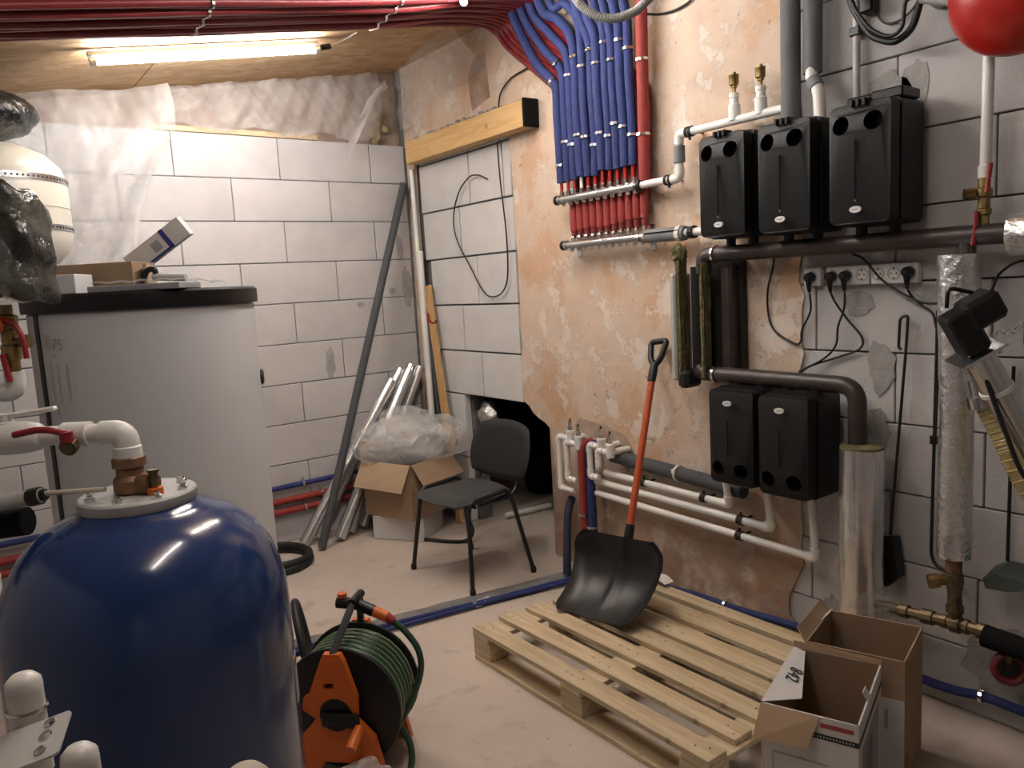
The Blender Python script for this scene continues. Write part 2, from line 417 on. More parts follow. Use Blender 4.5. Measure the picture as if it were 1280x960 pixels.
# old wall above the blocks, set back, with a batten on top of the blocks
obj('upper_wall', box(new(), (.72, 5.06, 2.95), (4.2, .12, .9)), 'rubble', wb, smooth=0)
obj('batten', box(new(), (1.62, 4.90, 2.612), (1.0, .05, .03)), 'pale_wood', wb, smooth=0)
bm = new()
for i in range(8):
    x, z = 2.62+random.uniform(-.05, .05), 2.63+i*.03
    bmesh.ops.create_icosphere(bm, subdivisions=2, radius=random.uniform(.02, .04), matrix=Matrix.Translation((x, 4.97, z)))
for v in bm.verts: v.co += Vector([random.uniform(-.004, .004) for _ in range(3)])
obj('expanding_foam', bm, 'foam_yellow', wb, smooth=60)

# ------------------------------------------------------------ right wall: core, plaster, door infill, blocks
wr = struct(obj('wall_right', box(new(), (XW+.30, .2, 1.65), (.46, 3.9, 3.3)), 'mortar', smooth=0))
def wbox(y0, y1, z0, z1, x0=XW+.012, x1=XW+.17, m='rubble', name='wall_core'):
    return obj(name, box(new(), ((x0+x1)/2, (y0+y1)/2, (z0+z1)/2), (x1-x0, y1-y0, z1-z0)), m, wr, smooth=0)
wbox(2.15, 3.44, 0, 3.3); wbox(3.44, 5.3, .90, 3.3, m='mortar', x0=XW+.035); wbox(4.32, 5.3, 0, .90, x0=XW+.07, m='mortar')
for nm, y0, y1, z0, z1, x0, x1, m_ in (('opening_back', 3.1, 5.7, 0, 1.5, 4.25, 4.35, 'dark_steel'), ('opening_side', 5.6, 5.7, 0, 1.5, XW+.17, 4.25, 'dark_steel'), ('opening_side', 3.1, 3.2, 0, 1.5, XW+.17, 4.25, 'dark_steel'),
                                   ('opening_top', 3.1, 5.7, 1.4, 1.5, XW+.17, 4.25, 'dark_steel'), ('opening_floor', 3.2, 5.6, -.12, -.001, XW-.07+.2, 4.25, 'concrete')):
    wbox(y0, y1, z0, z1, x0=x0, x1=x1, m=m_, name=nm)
def jag(a, b, n, amp):
    a = Vector(a); b = Vector(b); d = (b-a).normalized(); q = Vector((-d.y, d.x))
    return [tuple(a.lerp(b, i/n)+q*random.uniform(-amp, amp)*(0 if i == 0 else 1)) for i in range(n)]
out = []
out += jag((1.80, 0), (3.41, 0), 1, 0)
out += jag((3.42, 0), (3.40, .45), 6, .012)+jag((3.40, .45), (3.415, .74), 5, .02)+jag((3.42, .76), (3.66, .90), 5, .02)
out += jag((3.66, .90), (3.645, 1.5), 9, .008)+jag((3.645, 1.5), (3.665, 2.44), 12, .008)
out += jag((3.665, 2.47), (4.76, 2.47), 8, .006)+jag((4.77, 2.47), (4.76, 0), 12, .008)
out += [(4.88, 0), (4.88, 3.25)]
out += [(1.86, 3.25)]
out += jag((1.86, 3.25), (1.84, 2.30), 12, .015)+jag((1.80, 2.25), (1.79, 1.2), 18, .012)+jag((1.80, 1.2), (1.80, .30), 12, .01)+jag((1.86, .22), (1.85, .10), 4, .015)+jag((1.80, .08), (1.80, .02), 2, .0)
obj('plaster', poly(new(), [out], lambda a, b: V(XW, a, b), lambda a, b: V(XW+.02, a, b)), 'plaster', wr, smooth=0)
obj('plaster_gap', box(new(), (XW+.015, 4.92, 1.6), (.02, .1, 3.2)), 'mortar', wr, smooth=0)
# recess chipped out of the plaster above the beam
obj('chipped_patch', poly(new(), [[(3.83, 2.70), (4.02, 2.66), (4.05, 2.86), (3.98, 2.95), (3.86, 2.96)]], lambda a, b: V(XW-.002, a, b), lambda a, b: V(XW+.004, a, b)), 'rubble', wr, smooth=0)
# infill blocks
for z0, z1, js in ((2.435, 2.50, (3.675, 3.78, 4.12, 4.47, 4.73)), (2.115, 2.43, (3.675, 3.76, 4.12, 4.73)), (1.795, 2.11, (3.675, 4.26, 4.72)), (1.485, 1.79, (3.675, 4.09, 4.66)),
                   (1.18, 1.48, (3.675, 4.285, 4.69)), (.885, 1.175, (3.675, 4.10, 4.60)), (.45, .88, (4.33, 4.73)), (.0, .445, (4.33, 4.73))):
    for a, b in zip(js, js[1:]): block(wr, 'aac_white', a+.003, b-.003, z0, z1, 'y', XW+.012, .05)
# block courses right of the plaster edge
for k in range(-4, 10):
    z1 = 2.311-k*CH+CH; z0 = max(0, z1-CH)
    j = {-4: 1.2, -3: 1.5, -2: 1.2, -1: 1.6, 0: 1.724, 1: 1.42, 2: 1.10, 3: 1.423, 4: 1.735, 5: 1.42, 6: 1.113, 7: 1.436, 8: 1.125, 9: 1.42}[k]
    if z0 > 3.05: continue
    rowblocks(wr, 'aac', -1.7, 2.1, j-BL*2, z0, min(z1, 3.2), 'y', XW+.012)
for q in ((1.45, 2.16, .09, .12, 11), (1.36, 2.2, .05, .10, 12), (1.47, 1.22, .06, .11, 13), (1.52, .98, .09, .10, 14), (1.66, .22, .06, .06, 15), (1.02, .22, .16, .15, 16), (1.30, 1.48, .08, .04, 17), (1.56, 1.46, .07, .05, 18)):
    o = smear(wr, 'y', *q[:4], seed=q[4]); o.location.x += .012

# ------------------------------------------------------------ unseen sides of the room
wl = struct(obj('wall_left', box(new(), (-1.45, 1.7, 1.6), (.1, 7.0, 3.2)), 'aac', smooth=0))
wf = struct(obj('wall_front', box(new(), (.75, -1.75, 1.6), (4.6, .1, 3.2)), 'aac', smooth=0))

# ------------------------------------------------------------ lamps
def batten(a, b, label, lm):
    a, b = Vector(a), Vector(b); d = (b-a).normalized(); t = thing('tube_lamp', label, 'lamp', (a+b)/2, 'tube lamps under the board ceiling')
    up = Vector((-.167, 0, .986)); s = d.cross(up).normalized(); up = s.cross(d)
    R = Matrix((d, s, up)).transposed()
    obj('housing', box(new(), (a+b)/2+up*.034, ((b-a).length+.06, .024, .022), R, .003), 'pp_grey', t, smooth=0)
    obj('tube', cyl(new(), a, b, .0155), lm, t)
    for p, sg in ((a, -1), (b, 1)): obj('end_cap', cyl(new(), p+d*sg*.001, p+d*sg*.028, .019), 'lamp_case', t)
    return t
la = batten((.72, 4.03, 2.705), (1.765, 4.0, 2.88), 'lit tube lamp under the board ceiling near the block wall', 'lamp_a')
obj('plug', cyl(new(), (1.80, 3.99, 2.895), (1.85, 3.98, 2.905), .014), 'black_plastic', la)
obj('lead', tube(new(), spline([(1.85, 3.98, 2.905), (1.92, 3.95, 2.94), (1.97, 3.90, 2.97)]), .004, 6), 'lamp_case', la)
lb = batten((2.19, 3.20, 2.945), (1.22, 2.02, 2.775), 'lit tube lamp running from the red pipe bundle across the ceiling', 'lamp_b')
lc = batten((.94, 1.62, 2.73), (.24, .76, 2.61), 'lit tube lamp under the ceiling above the blue tank', 'lamp_c')

# ------------------------------------------------------------ lintel beam over the bricked-up doorway
t = thing('lintel_beam', 'yellow timber beam fixed above the bricked-up doorway', 'beam', (2.715, 4.05, 2.44))
obj('timber', box(new(), (2.715, 4.055, 2.515), (.09, 1.31, .145), bev=.004), 'beam_wood', t, smooth=0)
obj('end_cap', box(new(), (2.712, 3.388, 2.515), (.10, .022, .15), bev=.003), 'black_matte', t, smooth=0)
bm = new()
for i in range(16):
    y = 3.7+i*.065
    bmesh.ops.create_icosphere(bm, subdivisions=1, radius=random.uniform(.014, .030), matrix=Matrix.Translation((2.748, y, 2.598+random.uniform(0, .014))))
for v in bm.verts: v.co += Vector([random.uniform(-.006, .006) for _ in range(3)])
obj('mortar_bead', bm, 'render_patch', t, smooth=60)

# ------------------------------------------------------------ polythene film
def wrinkle(x, z, a=.03, s=0):
    return a*(sin(x*7+s+2*sin(z*3+s))+.6*sin(x*17+z*5+s)+.35*sin(x*31-z*13+2*s))
bm = sheet(new(), lambda u, v: V(.16+u*(1.03-.34*max(0, v-.22)/.78)+.02*sin(v*9), 4.75-.04*v*(1-u)+wrinkle(u*2, v*2, .015, 1)+.04*sin(u*11+v*5), 2.655+.16*u-1.12*v+.03*u*v), 48, 40)
tag(obj('polythene_sheet', bm, 'poly_film', smooth=80), 'milky polythene sheet hanging from the ceiling behind the white expansion vessel', 'plastic sheet')
bm = sheet(new(), lambda u, v: V(1.15+1.42*u, 4.84+wrinkle(u*4, v*1.5, .018, 3)-.05*v*(1-v), (2.82+.24*u)*(1-v)+(2.62+.02*sin(u*20))*v), 60, 14)
tag(obj('polythene_sheet', bm, 'poly_film', smooth=80), 'crumpled polythene sheet stretched over the old wall above the block wall', 'plastic sheet')
bm = sheet(new(), lambda u, v: V(2.72-.22*(1-v)*u+wrinkle(u*3, v*2, .012, 5), 4.85-1.02*u, 3.08-.01*v-(.38-.20*u+.03*sin(u*9))*v), 40, 16)
tag(obj('polythene_sheet', bm, 'poly_thin', smooth=80), 'grey polythene sheet drooping from the ceiling beside the red pipe bundle', 'plastic sheet')
bm = sheet(new(), lambda u, v: V(2.62-.34*u, 4.80-.05*u+wrinkle(u, v, .012, 6), 3.02-.40*u-.06*v*(1+u)+.03*sin(u*4)), 24, 6)
tag(obj('polythene_sheet', bm, 'poly_bag', smooth=80), 'twisted polythene strip hanging down at the room corner beside the foam', 'plastic sheet')

# ------------------------------------------------------------ red and blue pipes, manifolds
def clip(bm, p, axis, r):
    lathe(bm, [(r, -.006), (r+.004, -.006), (r+.004, .006), (r, .006)], p, axis, 12, cap=False)
ORD = ['first', 'second', 'third', 'fourth', 'fifth', 'sixth', 'seventh', 'eighth', 'ninth', 'tenth', 'eleventh']
G = 'red insulated pipes strapped under the ceiling'
for j in range(11):
    yp = 3.07-.05*j; yc = 3.665-.042*j; rr = .0175; xb = 2.737
    pts = [(2.712, yp, 1.835), (2.712, yp, 1.95), (2.716, yp, 2.0), (xb, yp, 2.09), (xb, yp, 2.45), (xb, yp*.75+yc*.25, 2.62), (xb, yc*.85+yp*.15, 2.90), (xb-.02, yc, ceil(2.7)-.09), (2.60, yc, ceil(2.6)-.045), (2.3, yc, ceil(2.3)-.035+.012*(j % 2))]
    for k in range(8):
        x = 1.9-.42*k; pts.append((x, yc+.005*sin(x*3+j*1.7), ceil(x)-.036-.008*(j % 3)-.003*((j*7+k) % 3)))
    t = thing('red_pipe', 'red insulated pipe feeding the lower manifold, %s from the grey insulated pipe' % ORD[10-j], 'pipe', (2.712, yp, 1.83), G)
    obj('ceiling_sleeve', tube(new(), spline(pts, 6), rr, 12), 'red_foam_dark', t, smooth=60)
    z0 = 1.855+.004*((j*5) % 4) if j < 8 else 1.875
    o = obj('short_sleeve', tube(new(), [(2.712, yp, z0), (2.712, yp, 1.95), (2.714, yp, 2.005)], .0212, 14), 'red_foam', t); o['label'] = 'short bright red foam sleeve'
    obj('pipe_end', cyl(new(), (2.712, yp, 1.815), (2.712, yp, 1.85), .008), 'red_paint', t)
    bm = new()
    for x in (1.02+.0125*(10-j)*.2, 1.93-.006*j): clip(bm, (x, yc+.005*sin(x*3+j*1.7), ceil(x)-.036-.008*(j % 3)-.003), (1, 0, .17), rr+.002)
    obj('strap', bm, 'chrome', t, smooth=0)
G = 'blue insulated pipes above the upper manifold'
def bluepath(i):
    y = 3.12-.0515*i; zb = [2.105, 2.108, 2.108, 2.118, 2.11, 2.105, 2.125, 2.118, 2.115, 2.118, 2.118][i]
    y2 = y+[.0, -.003, .002, .006, .004, -.004, .006, .0, .004, .002, -.002][i]
    if i < 5:
        yt = 3.40-.075*i; zk = 2.60+.055*i
        return [(2.68, y, zb), (2.678, y2, 2.28), (2.68, y2+.008, 2.45), (2.682, y2+.02, zk), (2.68, (y2+yt)/2+.02, zk+.14), (2.66, yt, 2.96), (2.62, yt+.01, ceil(2.6)-.02), (2.60, yt+.01, ceil(2.6)+.02)]
    k = i-5; yt = y2+.10-.016*k
    return [(2.68, y, zb), (2.682, y2, 2.3), (2.678, y2+.006, 2.5), (2.682, y2+.012, 2.72+.02*(k % 3)), (2.67, (y2+yt)/2+.01, 2.86), (2.66, yt, 3.0), (2.66, yt, ceil(2.66)+.02)]
for i in range(11):
    P = spline(bluepath(i), 8); y = 3.12-.0515*i; zb = P[0].z
    t = thing('blue_pipe', 'blue foam insulated pipe above the upper manifold, %s from the thick red pipe' % ORD[10-i], 'pipe', P[0], G)
    obj('sleeve', tube(new(), P, .0215 if i % 3 else .024, 12, jit=.02), 'blue_foam', t, smooth=60)
    obj('pipe_end', cyl(new(), (2.68, y, 2.06), (2.68, y, zb+.01), .0085), 'red_paint' if i != 3 else 'pp_white', t)
    bm = new()
    for zc in ((2.26+.016*((i*3) % 5) if i not in (0,) else 2.19), 2.62+.035*((i*2) % 4)):
        q = min(range(1, len(P)-1), key=lambda n_: abs(P[n_].z-zc)); clip(bm, P[q], P[q+1]-P[q-1], .024)
        box(bm, P[q]+V(-.026, -.006, 0), (.006, .016, .012))
    obj('strap', bm, 'chrome', t, smooth=0)
t = thing('red_pipe', 'thick bright red insulated pipe beside the last blue pipe', 'pipe', (2.69, 2.545, 2.03))
P = spline([(2.69, 2.545, 2.04), (2.69, 2.54, 2.3), (2.69, 2.535, 2.6), (2.69, 2.53, 2.9), (2.68, 2.53, 3.12)])
obj('sleeve', tube(new(), P, .027, 14), 'red_foam', t, smooth=60)
bm = new(); clip(bm, (2.69, 2.543, 2.245), (0, 0, 1), .028); clip(bm, (2.69, 2.535, 2.57), (0, 0, 1), .028); box(bm, (2.66, 2.545, 2.245), (.006, .02, .014)); box(bm, (2.66, 2.536, 2.57), (.006, .02, .014))
obj('strap', bm, 'chrome', t, smooth=0)

def manifold(y0, y1, z, ports, up, label, end_label):
    t = thing('manifold', label, 'manifold', (2.69, (y0+y1)/2, z-.03), 'heating manifolds on the plaster wall')
    obj('bar', cyl(new(), (2.68, y0, z), (2.68, y1, z), .0215, 20), 'steel', t)
    obj('end_plug', lathe(new(), [(.017, 0), (.025, 0), (.025, .018), (.012, .022)], (2.68, y0-.002, z), (0, 1, 0), 18), 'black_plastic', t)
    for k, y in enumerate(ports):
        xx = 2.68 if up == 1 else 2.70
        n_ = obj('port_nut', lathe(new(), [(.010, 0), (.0135, .004), (.0135, .02), (.0085, .026), (.0085, .038)], (xx, y, z+.018), (0, 0, 1), 6), 'chrome', t, smooth=0)
        obj('lower_nut', lathe(new(), [(.008, 0), (.011, .004), (.011, .014), (.006, .018)], (2.68, y-.012, z-.018), (0, 0, -1), 8), 'chrome', t, smooth=0)
    bm = new()
    for y in (y0-.02, y1+.02):
        box(bm, (2.725, y, z), (.085, .006, .02)); box(bm, (2.763, y, z), (.006, .03, .12))
        clip(bm, (2.68, y, z), (0, 1, 0), .022)
    obj('bracket', bm, 'steel', t, smooth=0)
    bm = new()
    for k in range(3): box(bm, (2.6585, y0*.45+y1*.55-.012*k, z+.004), (.001, .006, .010))
    obj('size_marking', bm, 'print_grey', t, smooth=0)
    return t
manifold(3.15, 2.575, 2.02, [3.12-.0515*i for i in range(11)], 1, 'upper silver heating manifold with blue pipes above it', '')
manifold(3.115, 2.55, 1.784, [3.07-.05*i for i in range(11)], 0, 'lower silver heating manifold fed by short red sleeves', '')

# white supply pipe from the upper manifold up to the pump row
def pipe_thing(name, label, pts, r, m, cat='pipe', fil=.035, group=None, elbows=True, sock=1.22, em=None):
    t = thing(name, label, cat, Vector(pts[0]), group)
    obj('run', tube(new(), fillet(pts, fil), r, 16), m, t, smooth=60)
    if elbows:
        for i in range(1, len(pts)-1):
            p = Vector(pts[i]); a = (Vector(pts[i-1])-p); b = (Vector(pts[i+1])-p); q = fil*1.25
            a = a.normalized()*min(q, a.length*.5); b = b.normalized()*min(q, b.length*.5)
            obj('elbow', tube(new(), fillet([p+a, p, p+b], fil*.9), r*sock, 16), em or m, t, smooth=50)
    return t
t = pipe_thing('white_pipe', 'white plastic pipe stepping up from the upper manifold to the pump row', [(2.68, 2.572, 2.02), (2.68, 2.325, 2.02), (2.68, 2.325, 2.205), (2.68, 1.80, 2.205)], .0175, 'pp_white')
obj('insulation_piece', cyl(new(), (2.68, 2.325, 2.085), (2.68, 2.325, 2.155), .0255), 'grey_foam_light', t)
bm = new()
for p in ((2.68, 2.40, 2.02), (2.68, 2.375, 2.02), (2.68, 2.275, 2.205), (2.68, 2.255, 2.205)): clip(bm, p, (0, 1, 0), .019)
for y, z in ((2.388, 2.02), (2.265, 2.205)): cyl(bm, (2.70, y, z), (2.766, y, z), .005); cyl(bm, (2.68, y, z-.022), (2.68, y, z-.034), .006)
obj('pipe_clamp', bm, 'dark_steel', t, smooth=0)
obj('collar', lathe(new(), [(.018, 0), (.03, 0), (.03, .022), (.018, .022)], (2.68, 2.552, 2.02), (0, 1, 0), 18), 'black_plastic', t)
t = thing('insulated_pipe', 'grey foam insulated pipe between the lower manifold and the pump row', 'pipe', (2.68, 2.4, 1.75))
obj('insulation', tube(new(), [(2.68, 2.53, 1.784), (2.68, 2.30, 1.780)], .031, 16), 'grey_foam_light', t)
obj('seam', box(new(), (2.648, 2.42, 1.795), (.003, .2, .004)), 'black_matte', t, smooth=0)
obj('pipe', cyl(new(), (2.68, 2.55, 1.784), (2.68, 2.16, 1.78), .018), 'pp_white', t)
bm = new(); clip(bm, (2.68, 2.335, 1.781), (0, 1, 0), .032); clip(bm, (2.68, 2.325, 1.781), (0, 1, 0), .032); obj('strap', bm, 'paper', t, smooth=0)
bm = new(); clip(bm, (2.68, 2.27, 1.781), (0, 1, 0), .022); clip(bm, (2.68, 2.255, 1.781), (0, 1, 0), .024); obj('pipe_clamp', bm, 'dark_steel', t, smooth=0)
for y, lab in ((2.032, 'brass air vent on a white riser above the end pump unit'), (1.907, 'brass air vent on a white riser between two pump units')):
    t = thing('air_vent', lab, 'air vent', (2.68, y, 2.205))
    obj('riser', lathe(new(), [(.024, 0), (.024, .06), (.019, .065), (.017, .085), (.02, .088), (.02, .105), (.014, .108)], (2.68, y, 2.205), n=18), 'pp_white', t)
    obj('stem', lathe(new(), [(.008, 0), (.008, .02), (.013, .022), (.013, .03)], (2.68, y, 2.31), n=8), 'brass', t)
    obj('body', lathe(new(), [(.013, 0), (.019, .006), (.020, .036), (.021, .038), (.021, .044), (.010, .046)], (2.68, y, 2.338), n=18), 'brass', t)
    obj('cap', lathe(new(), [(.006, 0), (.006, .010)], (2.685, y, 2.384), n=8), 'old_brass', t)

# ------------------------------------------------------------ pump units
def pump(yc, z0, label, inverted=False, wdt=.225, hgt=.405):
    """black foam pump cover: shell, front lid with two round openings, groove, badge"""
    xf, xb = 2.505, 2.735
    t = thing('pump_unit', label, 'pump unit', (2.62, yc, z0), 'black insulated pump units')
    fz = (lambda z: z0+hgt-z) if inverted else (lambda z: z0+z)
    h = wdt/2
    # rear shell, tapered to the front
    bm = new(); ol = rrect(-h, h, .0, hgt, .022, 4)
    poly(bm, [ol], lambda a, b: V(xb, yc+a, fz(b)), lambda a, b: V(xf+.085, yc+a*1.0, fz(b)))
    obj('rear_shell', bm, 'epp_black', t, smooth=40)
    # groove between shell and lid
    obj('joint', poly(new(), [rrect(-h+.012, h-.012, .012, hgt-.012, .02, 4)], lambda a, b: V(xf+.09, yc+a, fz(b)), lambda a, b: V(xf+.07, yc+a, fz(b))), 'black_matte', t, smooth=40)
    # lid: body ring with holes
    lid = rrect(-h+.002, h-.002, .004, hgt-.004, .02, 4)
    holes = [circ(s*.058, hgt-.072, .0315, n=22) for s in (-1, 1)]
    def front(a, b):
        x = xf+.012*(a/h)**2+.02*max(0, (b-hgt+.12)/.12)**2+.02*max(0, (.10-b)/.10)**2
        return V(x, yc+a*.965, fz(b*.985+.004))
    bm = new(); poly(bm, [lid]+holes, lambda a, b: V(xf+.072, yc+a, fz(b)), front)
    lo = obj('lid', bm, 'epp_black', t, smooth=30)
    for s in (-1, 1):
        obj('gauge_recess', lathe(new(), [(.0325, 0), (.0325, .004)], (xf+.0735, yc+s*.058, fz(hgt-.072)), (1, 0, 0), 22), 'black_matte', t)
        torus(bm := new(), (xf+.016+.010*.3, yc+s*.058*.965, fz(hgt-.072)), (1, 0, 0), .0325, .0022, 24, 6); obj('gauge_rim', bm, 'black_plastic', t)
        obj('thermometer', lathe(new(), [(.020, 0), (.020, .012), (.017, .014)], (xf+.072, yc+s*.058-.004, fz(hgt-.074)), (-1, 0, 0), 18), 'black_plastic', t)
    if not inverted:
        obj('groove', box(new(), (xf+.0005, yc, fz(.185)), (.004, .008, .19), bev=.0015), 'black_matte', t, smooth=0)
        bm = new()
        for k in (-1, 0, 1): box(bm, (xf+.034, yc+k*.022, fz(hgt-.006)), (.05, .009, .022))
        obj('top_rib', bm, 'black_plastic', t, smooth=0)
        obj('screw', lathe(new(), [(.004, 0), (.003, .002)], (xf, yc, fz(.082)), (-1, 0, 0), 10), 'chrome', t)
    else:
        obj('groove', box(new(), (xf+.0005, yc, fz(.2)), (.003, .004, .14)), 'black_matte', t, smooth=0)
    zb = .052 if not inverted else .058
    bm = new(); poly(bm, [circ(0, 0, .021, .011, 24)], lambda a, b: V(xf+.006, yc+a, fz(zb)+b), lambda a, b: V(xf-.001+.006*max(0, .05-zb)*10, yc+a, fz(zb)+b))
    bd = obj('badge', bm, 'socket_white', t, smooth=0); bd['label'] = 'small white oval badge'
    obj('badge_print', box(new(), (xf-.0012, yc, fz(zb)), (.0008, .022, .003)), 'print_grey', bd, smooth=0)
    return t
pump(1.42, 1.732, 'black pump unit beside the bare block wall, with a cable box on top')
pump(1.708, 1.728, 'black pump unit in the middle of the upper row of three')
pump(1.985, 1.735, 'black pump unit beside the white air vent risers and manifold pipes')
pump(1.722, .722, 'lower black pump unit under the brown pipe elbow', True)
pump(1.962, .728, 'lower black pump unit beside the orange shovel handle', True)
t = thing('cable_box', 'flat black lid box sitting on the pump unit by the block wall', 'box', (2.66, 1.42, 2.137))
obj('body', box(new(), (2.675, 1.478, 2.156), (.09, .09, .036), bev=.006), 'epp_black', t, smooth=0)
obj('lid', box(new(), (2.66, 1.367, 2.155), (.12, .11, .034), bev=.005), 'black_plastic', t, smooth=0)

# ------------------------------------------------------------ brown steel header, chase, lower pipe
t = thing('header_pipe', 'dark brown steel header pipe running below the upper pump row', 'pipe', (2.655, 1.6, 1.64))
obj('run', tube(new(), fillet([(2.655, -1.65, 1.66), (2.655, 2.185, 1.677), (2.655, 2.185, 1.60)], .05), .033, 18), 'brown_pipe', t, smooth=60)
bm = new(); clip(bm, (2.655, 2.12, 1.677), (0, 1, 0), .035); obj('clamp_band', bm, 'chrome', t)
bm = new()
for y in (1.36, 1.48, 1.65, 1.77, 1.93, 2.04): cyl(bm, (2.655, y, 1.69), (2.655, y, 1.745), .019)
obj('connector', bm, 'dark_steel', t)
obj('tee', cyl(new(), (2.655, 1.13, 1.66), (2.655, 1.13, 1.59), .026), 'brown_pipe', t)
t = thing('riser_pipe', 'black steel riser in split mineral wool insulation beside the plaster patch', 'pipe', (2.69, 2.2, 1.10))
obj('pipe', cyl(new(), (2.665, 2.225, 1.63), (2.665, 2.225, 1.15), .033), 'black_plastic', t)
for y, z0, z1, wd in ((2.292, 1.11, 1.66, .016), (2.165, 1.15, 1.64, .016)):
    bm = box(new(), (2.635, y, (z0+z1)/2), (.05, wd, z1-z0)); bmesh.ops.subdivide_edges(bm, edges=bm.edges, cuts=5, use_grid_fill=True)
    for v in bm.verts: v.co += Vector([random.uniform(-.004, .004) for _ in range(3)])
    obj('mineral_wool', bm, 'wool', t, smooth=60)
obj('foil_facing', box(new(), (2.655, 2.318, 1.37), (.115, .030, .47), bev=.008), 'pp_grey', t, smooth=0)
obj('lower_shell', box(new(), (2.665, 2.285, 1.14), (.11, .06, .08), bev=.015), 'dark_steel', t, smooth=0)
obj('back_plate', box(new(), (2.745, 2.15, 1.40), (.03, .21, .50)), 'dark_steel', t, smooth=0)
obj('side_plate', box(new(), (2.71, 2.092, 1.40), (.07, .055, .46), bev=.01), 'brown_pipe', t, smooth=0)
bmw = new(); bmesh.ops.create_icosphere(bmw, subdivisions=4, radius=1)
for v in bmw.verts:
    p = v.co.copy(); k = 1+.35*mnoise.noise(p*2.5)+.2*mnoise.noise(p*7); v.co = V(2.64+p.x*.035*k, 2.305+p.y*.030*k, 1.685+p.z*.045*k)
obj('wool_tuft', bmw, 'wool', t, smooth=60)
t = thing('return_pipe', 'dark brown steel pipe above the two lower pump units', 'pipe', (2.655, 1.8, 1.13))
obj('run', tube(new(), fillet([(2.655, 2.225, 1.19), (2.655, 2.2, 1.168), (2.655, 1.495, 1.162), (2.655, 1.495, .93)], .07, 10), .033, 18), 'brown_pipe', t, smooth=60)
bm = new(); clip(bm, (2.655, 2.13, 1.168), (0, 1, 0), .035); obj('clamp_band', bm, 'chrome', t)
bm = new()
for y in (1.66, 1.78, 1.90, 2.02): cyl(bm, (2.655, y, 1.15), (2.655, y, 1.11), .018); lathe(bm, [(.026, 0), (.026, .012)], (2.655, y, 1.128), n=6)
obj('connector', bm, 'dark_steel', t)
t = thing('insulated_pipe', 'foil-wrapped insulated pipe under the brown elbow, open wool at its top', 'pipe', (2.635, 1.467, .30))
obj('foil_jacket', tube(new(), [(2.635, 1.467, .30+.64*i/14) for i in range(15)], .077, 22, jit=.015), 'foil_smooth', t, smooth=60)
bm = lathe(new(), [(.035, 0), (.074, 0), (.074, .01), (.035, .012)], (2.635, 1.467, .938), n=22); obj('wool_ring', bm, 'wool', t)

# ------------------------------------------------------------ vertical grey pipes above the pumps
t = thing('insulated_pipe', 'grey insulated pipe rising between the middle pump unit and the ceiling', 'pipe', (2.68, 1.775, 2.16))
obj('insulation', cyl(new(), (2.68, 1.775, 2.13), (2.68, 1.772, 3.07), .036, 20), 'grey_foam_mid', t)
t = thing('insulated_pipe', 'grey insulated pipe ending in a white offset elbow above the pumps', 'pipe', (2.69, 1.69, 2.3))
obj('insulation', cyl(new(), (2.70, 1.695, 2.31), (2.70, 1.69, 3.07), .034, 20), 'grey_foam_mid', t)
obj('offset_bend', tube(new(), fillet([(2.69, 1.693, 2.33), (2.68, 1.69, 2.29), (2.67, 1.652, 2.235), (2.67, 1.648, 2.13)], .03), .022, 16), 'pp_white', t, smooth=50)
obj('sleeve', cyl(new(), (2.679, 1.683, 2.282), (2.672, 1.662, 2.250), .0265), 'grey_foam_light', t)
t = thing('conduit', 'thin grey conduit rising from the pump unit by the block wall', 'conduit', (2.74, 1.55, 2.14))
obj('run', cyl(new(), (2.742, 1.55, 2.13), (2.742, 1.55, 3.07), .013), 'pp_grey', t)
t = thing('conduit', 'thin grey conduit beside the tall insulated pipe', 'conduit', (2.74, 1.83, 2.14))
obj('run', tube(new(), spline([(2.74, 1.845, 2.13), (2.745, 1.84, 2.25), (2.745, 1.815, 2.35), (2.748, 1.81, 3.1)]), .009, 8), 'pp_grey', t)

# ------------------------------------------------------------ power sockets, plugs, cables
def socket_strip(y_hi, n, pitch, label, zc=1.563):
    t = thing('socket', label, 'socket', (2.755, y_hi-n*pitch/2, zc-.034), 'white wall sockets on the block wall')
    xw = 2.779; w_ = n*pitch
    obj('plate', box(new(), ((xw+2.742)/2, y_hi-w_/2, zc), (xw-2.742, w_-.003, .072), bev=.006, seg=2), 'socket_white', t, smooth=30)
    for k in range(n):
        y = y_hi-pitch*(k+.5)
        obj('outlet', lathe(new(), [(.0235, 0), (.0235, .003), (.0195, .003), (.0185, -.006)], (2.7425, y, zc), (-1, 0, 0), 22), 'socket_grey', t)
        bm = new()
        for s in (-1, 1): cyl(bm, (2.744, y+s*.0095, zc), (2.7405, y+s*.0095, zc), .003, 8)
        for s in (-1, 1): box(bm, (2.741, y, zc+s*.017), (.004, .005, .006))
        obj('contact', bm, 'print_black', t, smooth=0)
    return t
socket_strip(1.768, 1, .075, 'single white wall socket at the ragged plaster edge')
socket_strip(1.672, 3, .0575, 'triple white wall socket with two plugs near the single socket')
socket_strip(1.496, 3, .0575, 'triple white wall socket with one plug on its far end from the plaster')
def plug(y, z, label):
    t = thing('power_plug', label, 'plug', (2.72, y, z-.03), 'black power plugs')
    obj('body', lathe(new(), [(.0185, 0), (.0195, .012), (.0165, .03), (.009, .036)], (2.741, y, z), (-1, 0, 0), 18), 'black_plastic', t)
    obj('strain_relief', tube(new(), [(2.72, y, z-.006), (2.722, y, z-.035), (2.726, y, z-.058)], [.013, .009, .006], 10), 'black_plastic', t)
def cable(name, label, pts, r=.0042, m='cable_black', cat='cable', n=6, group=None):
    P = spline(pts, n); rad = [r*(.9+.16*(i % 2)) for i in range(len(P))] if n > 20 else r
    return tag(obj(name, tube(new(), P, rad, 7 if n < 20 else 14), m, smooth=60), label, cat, group)
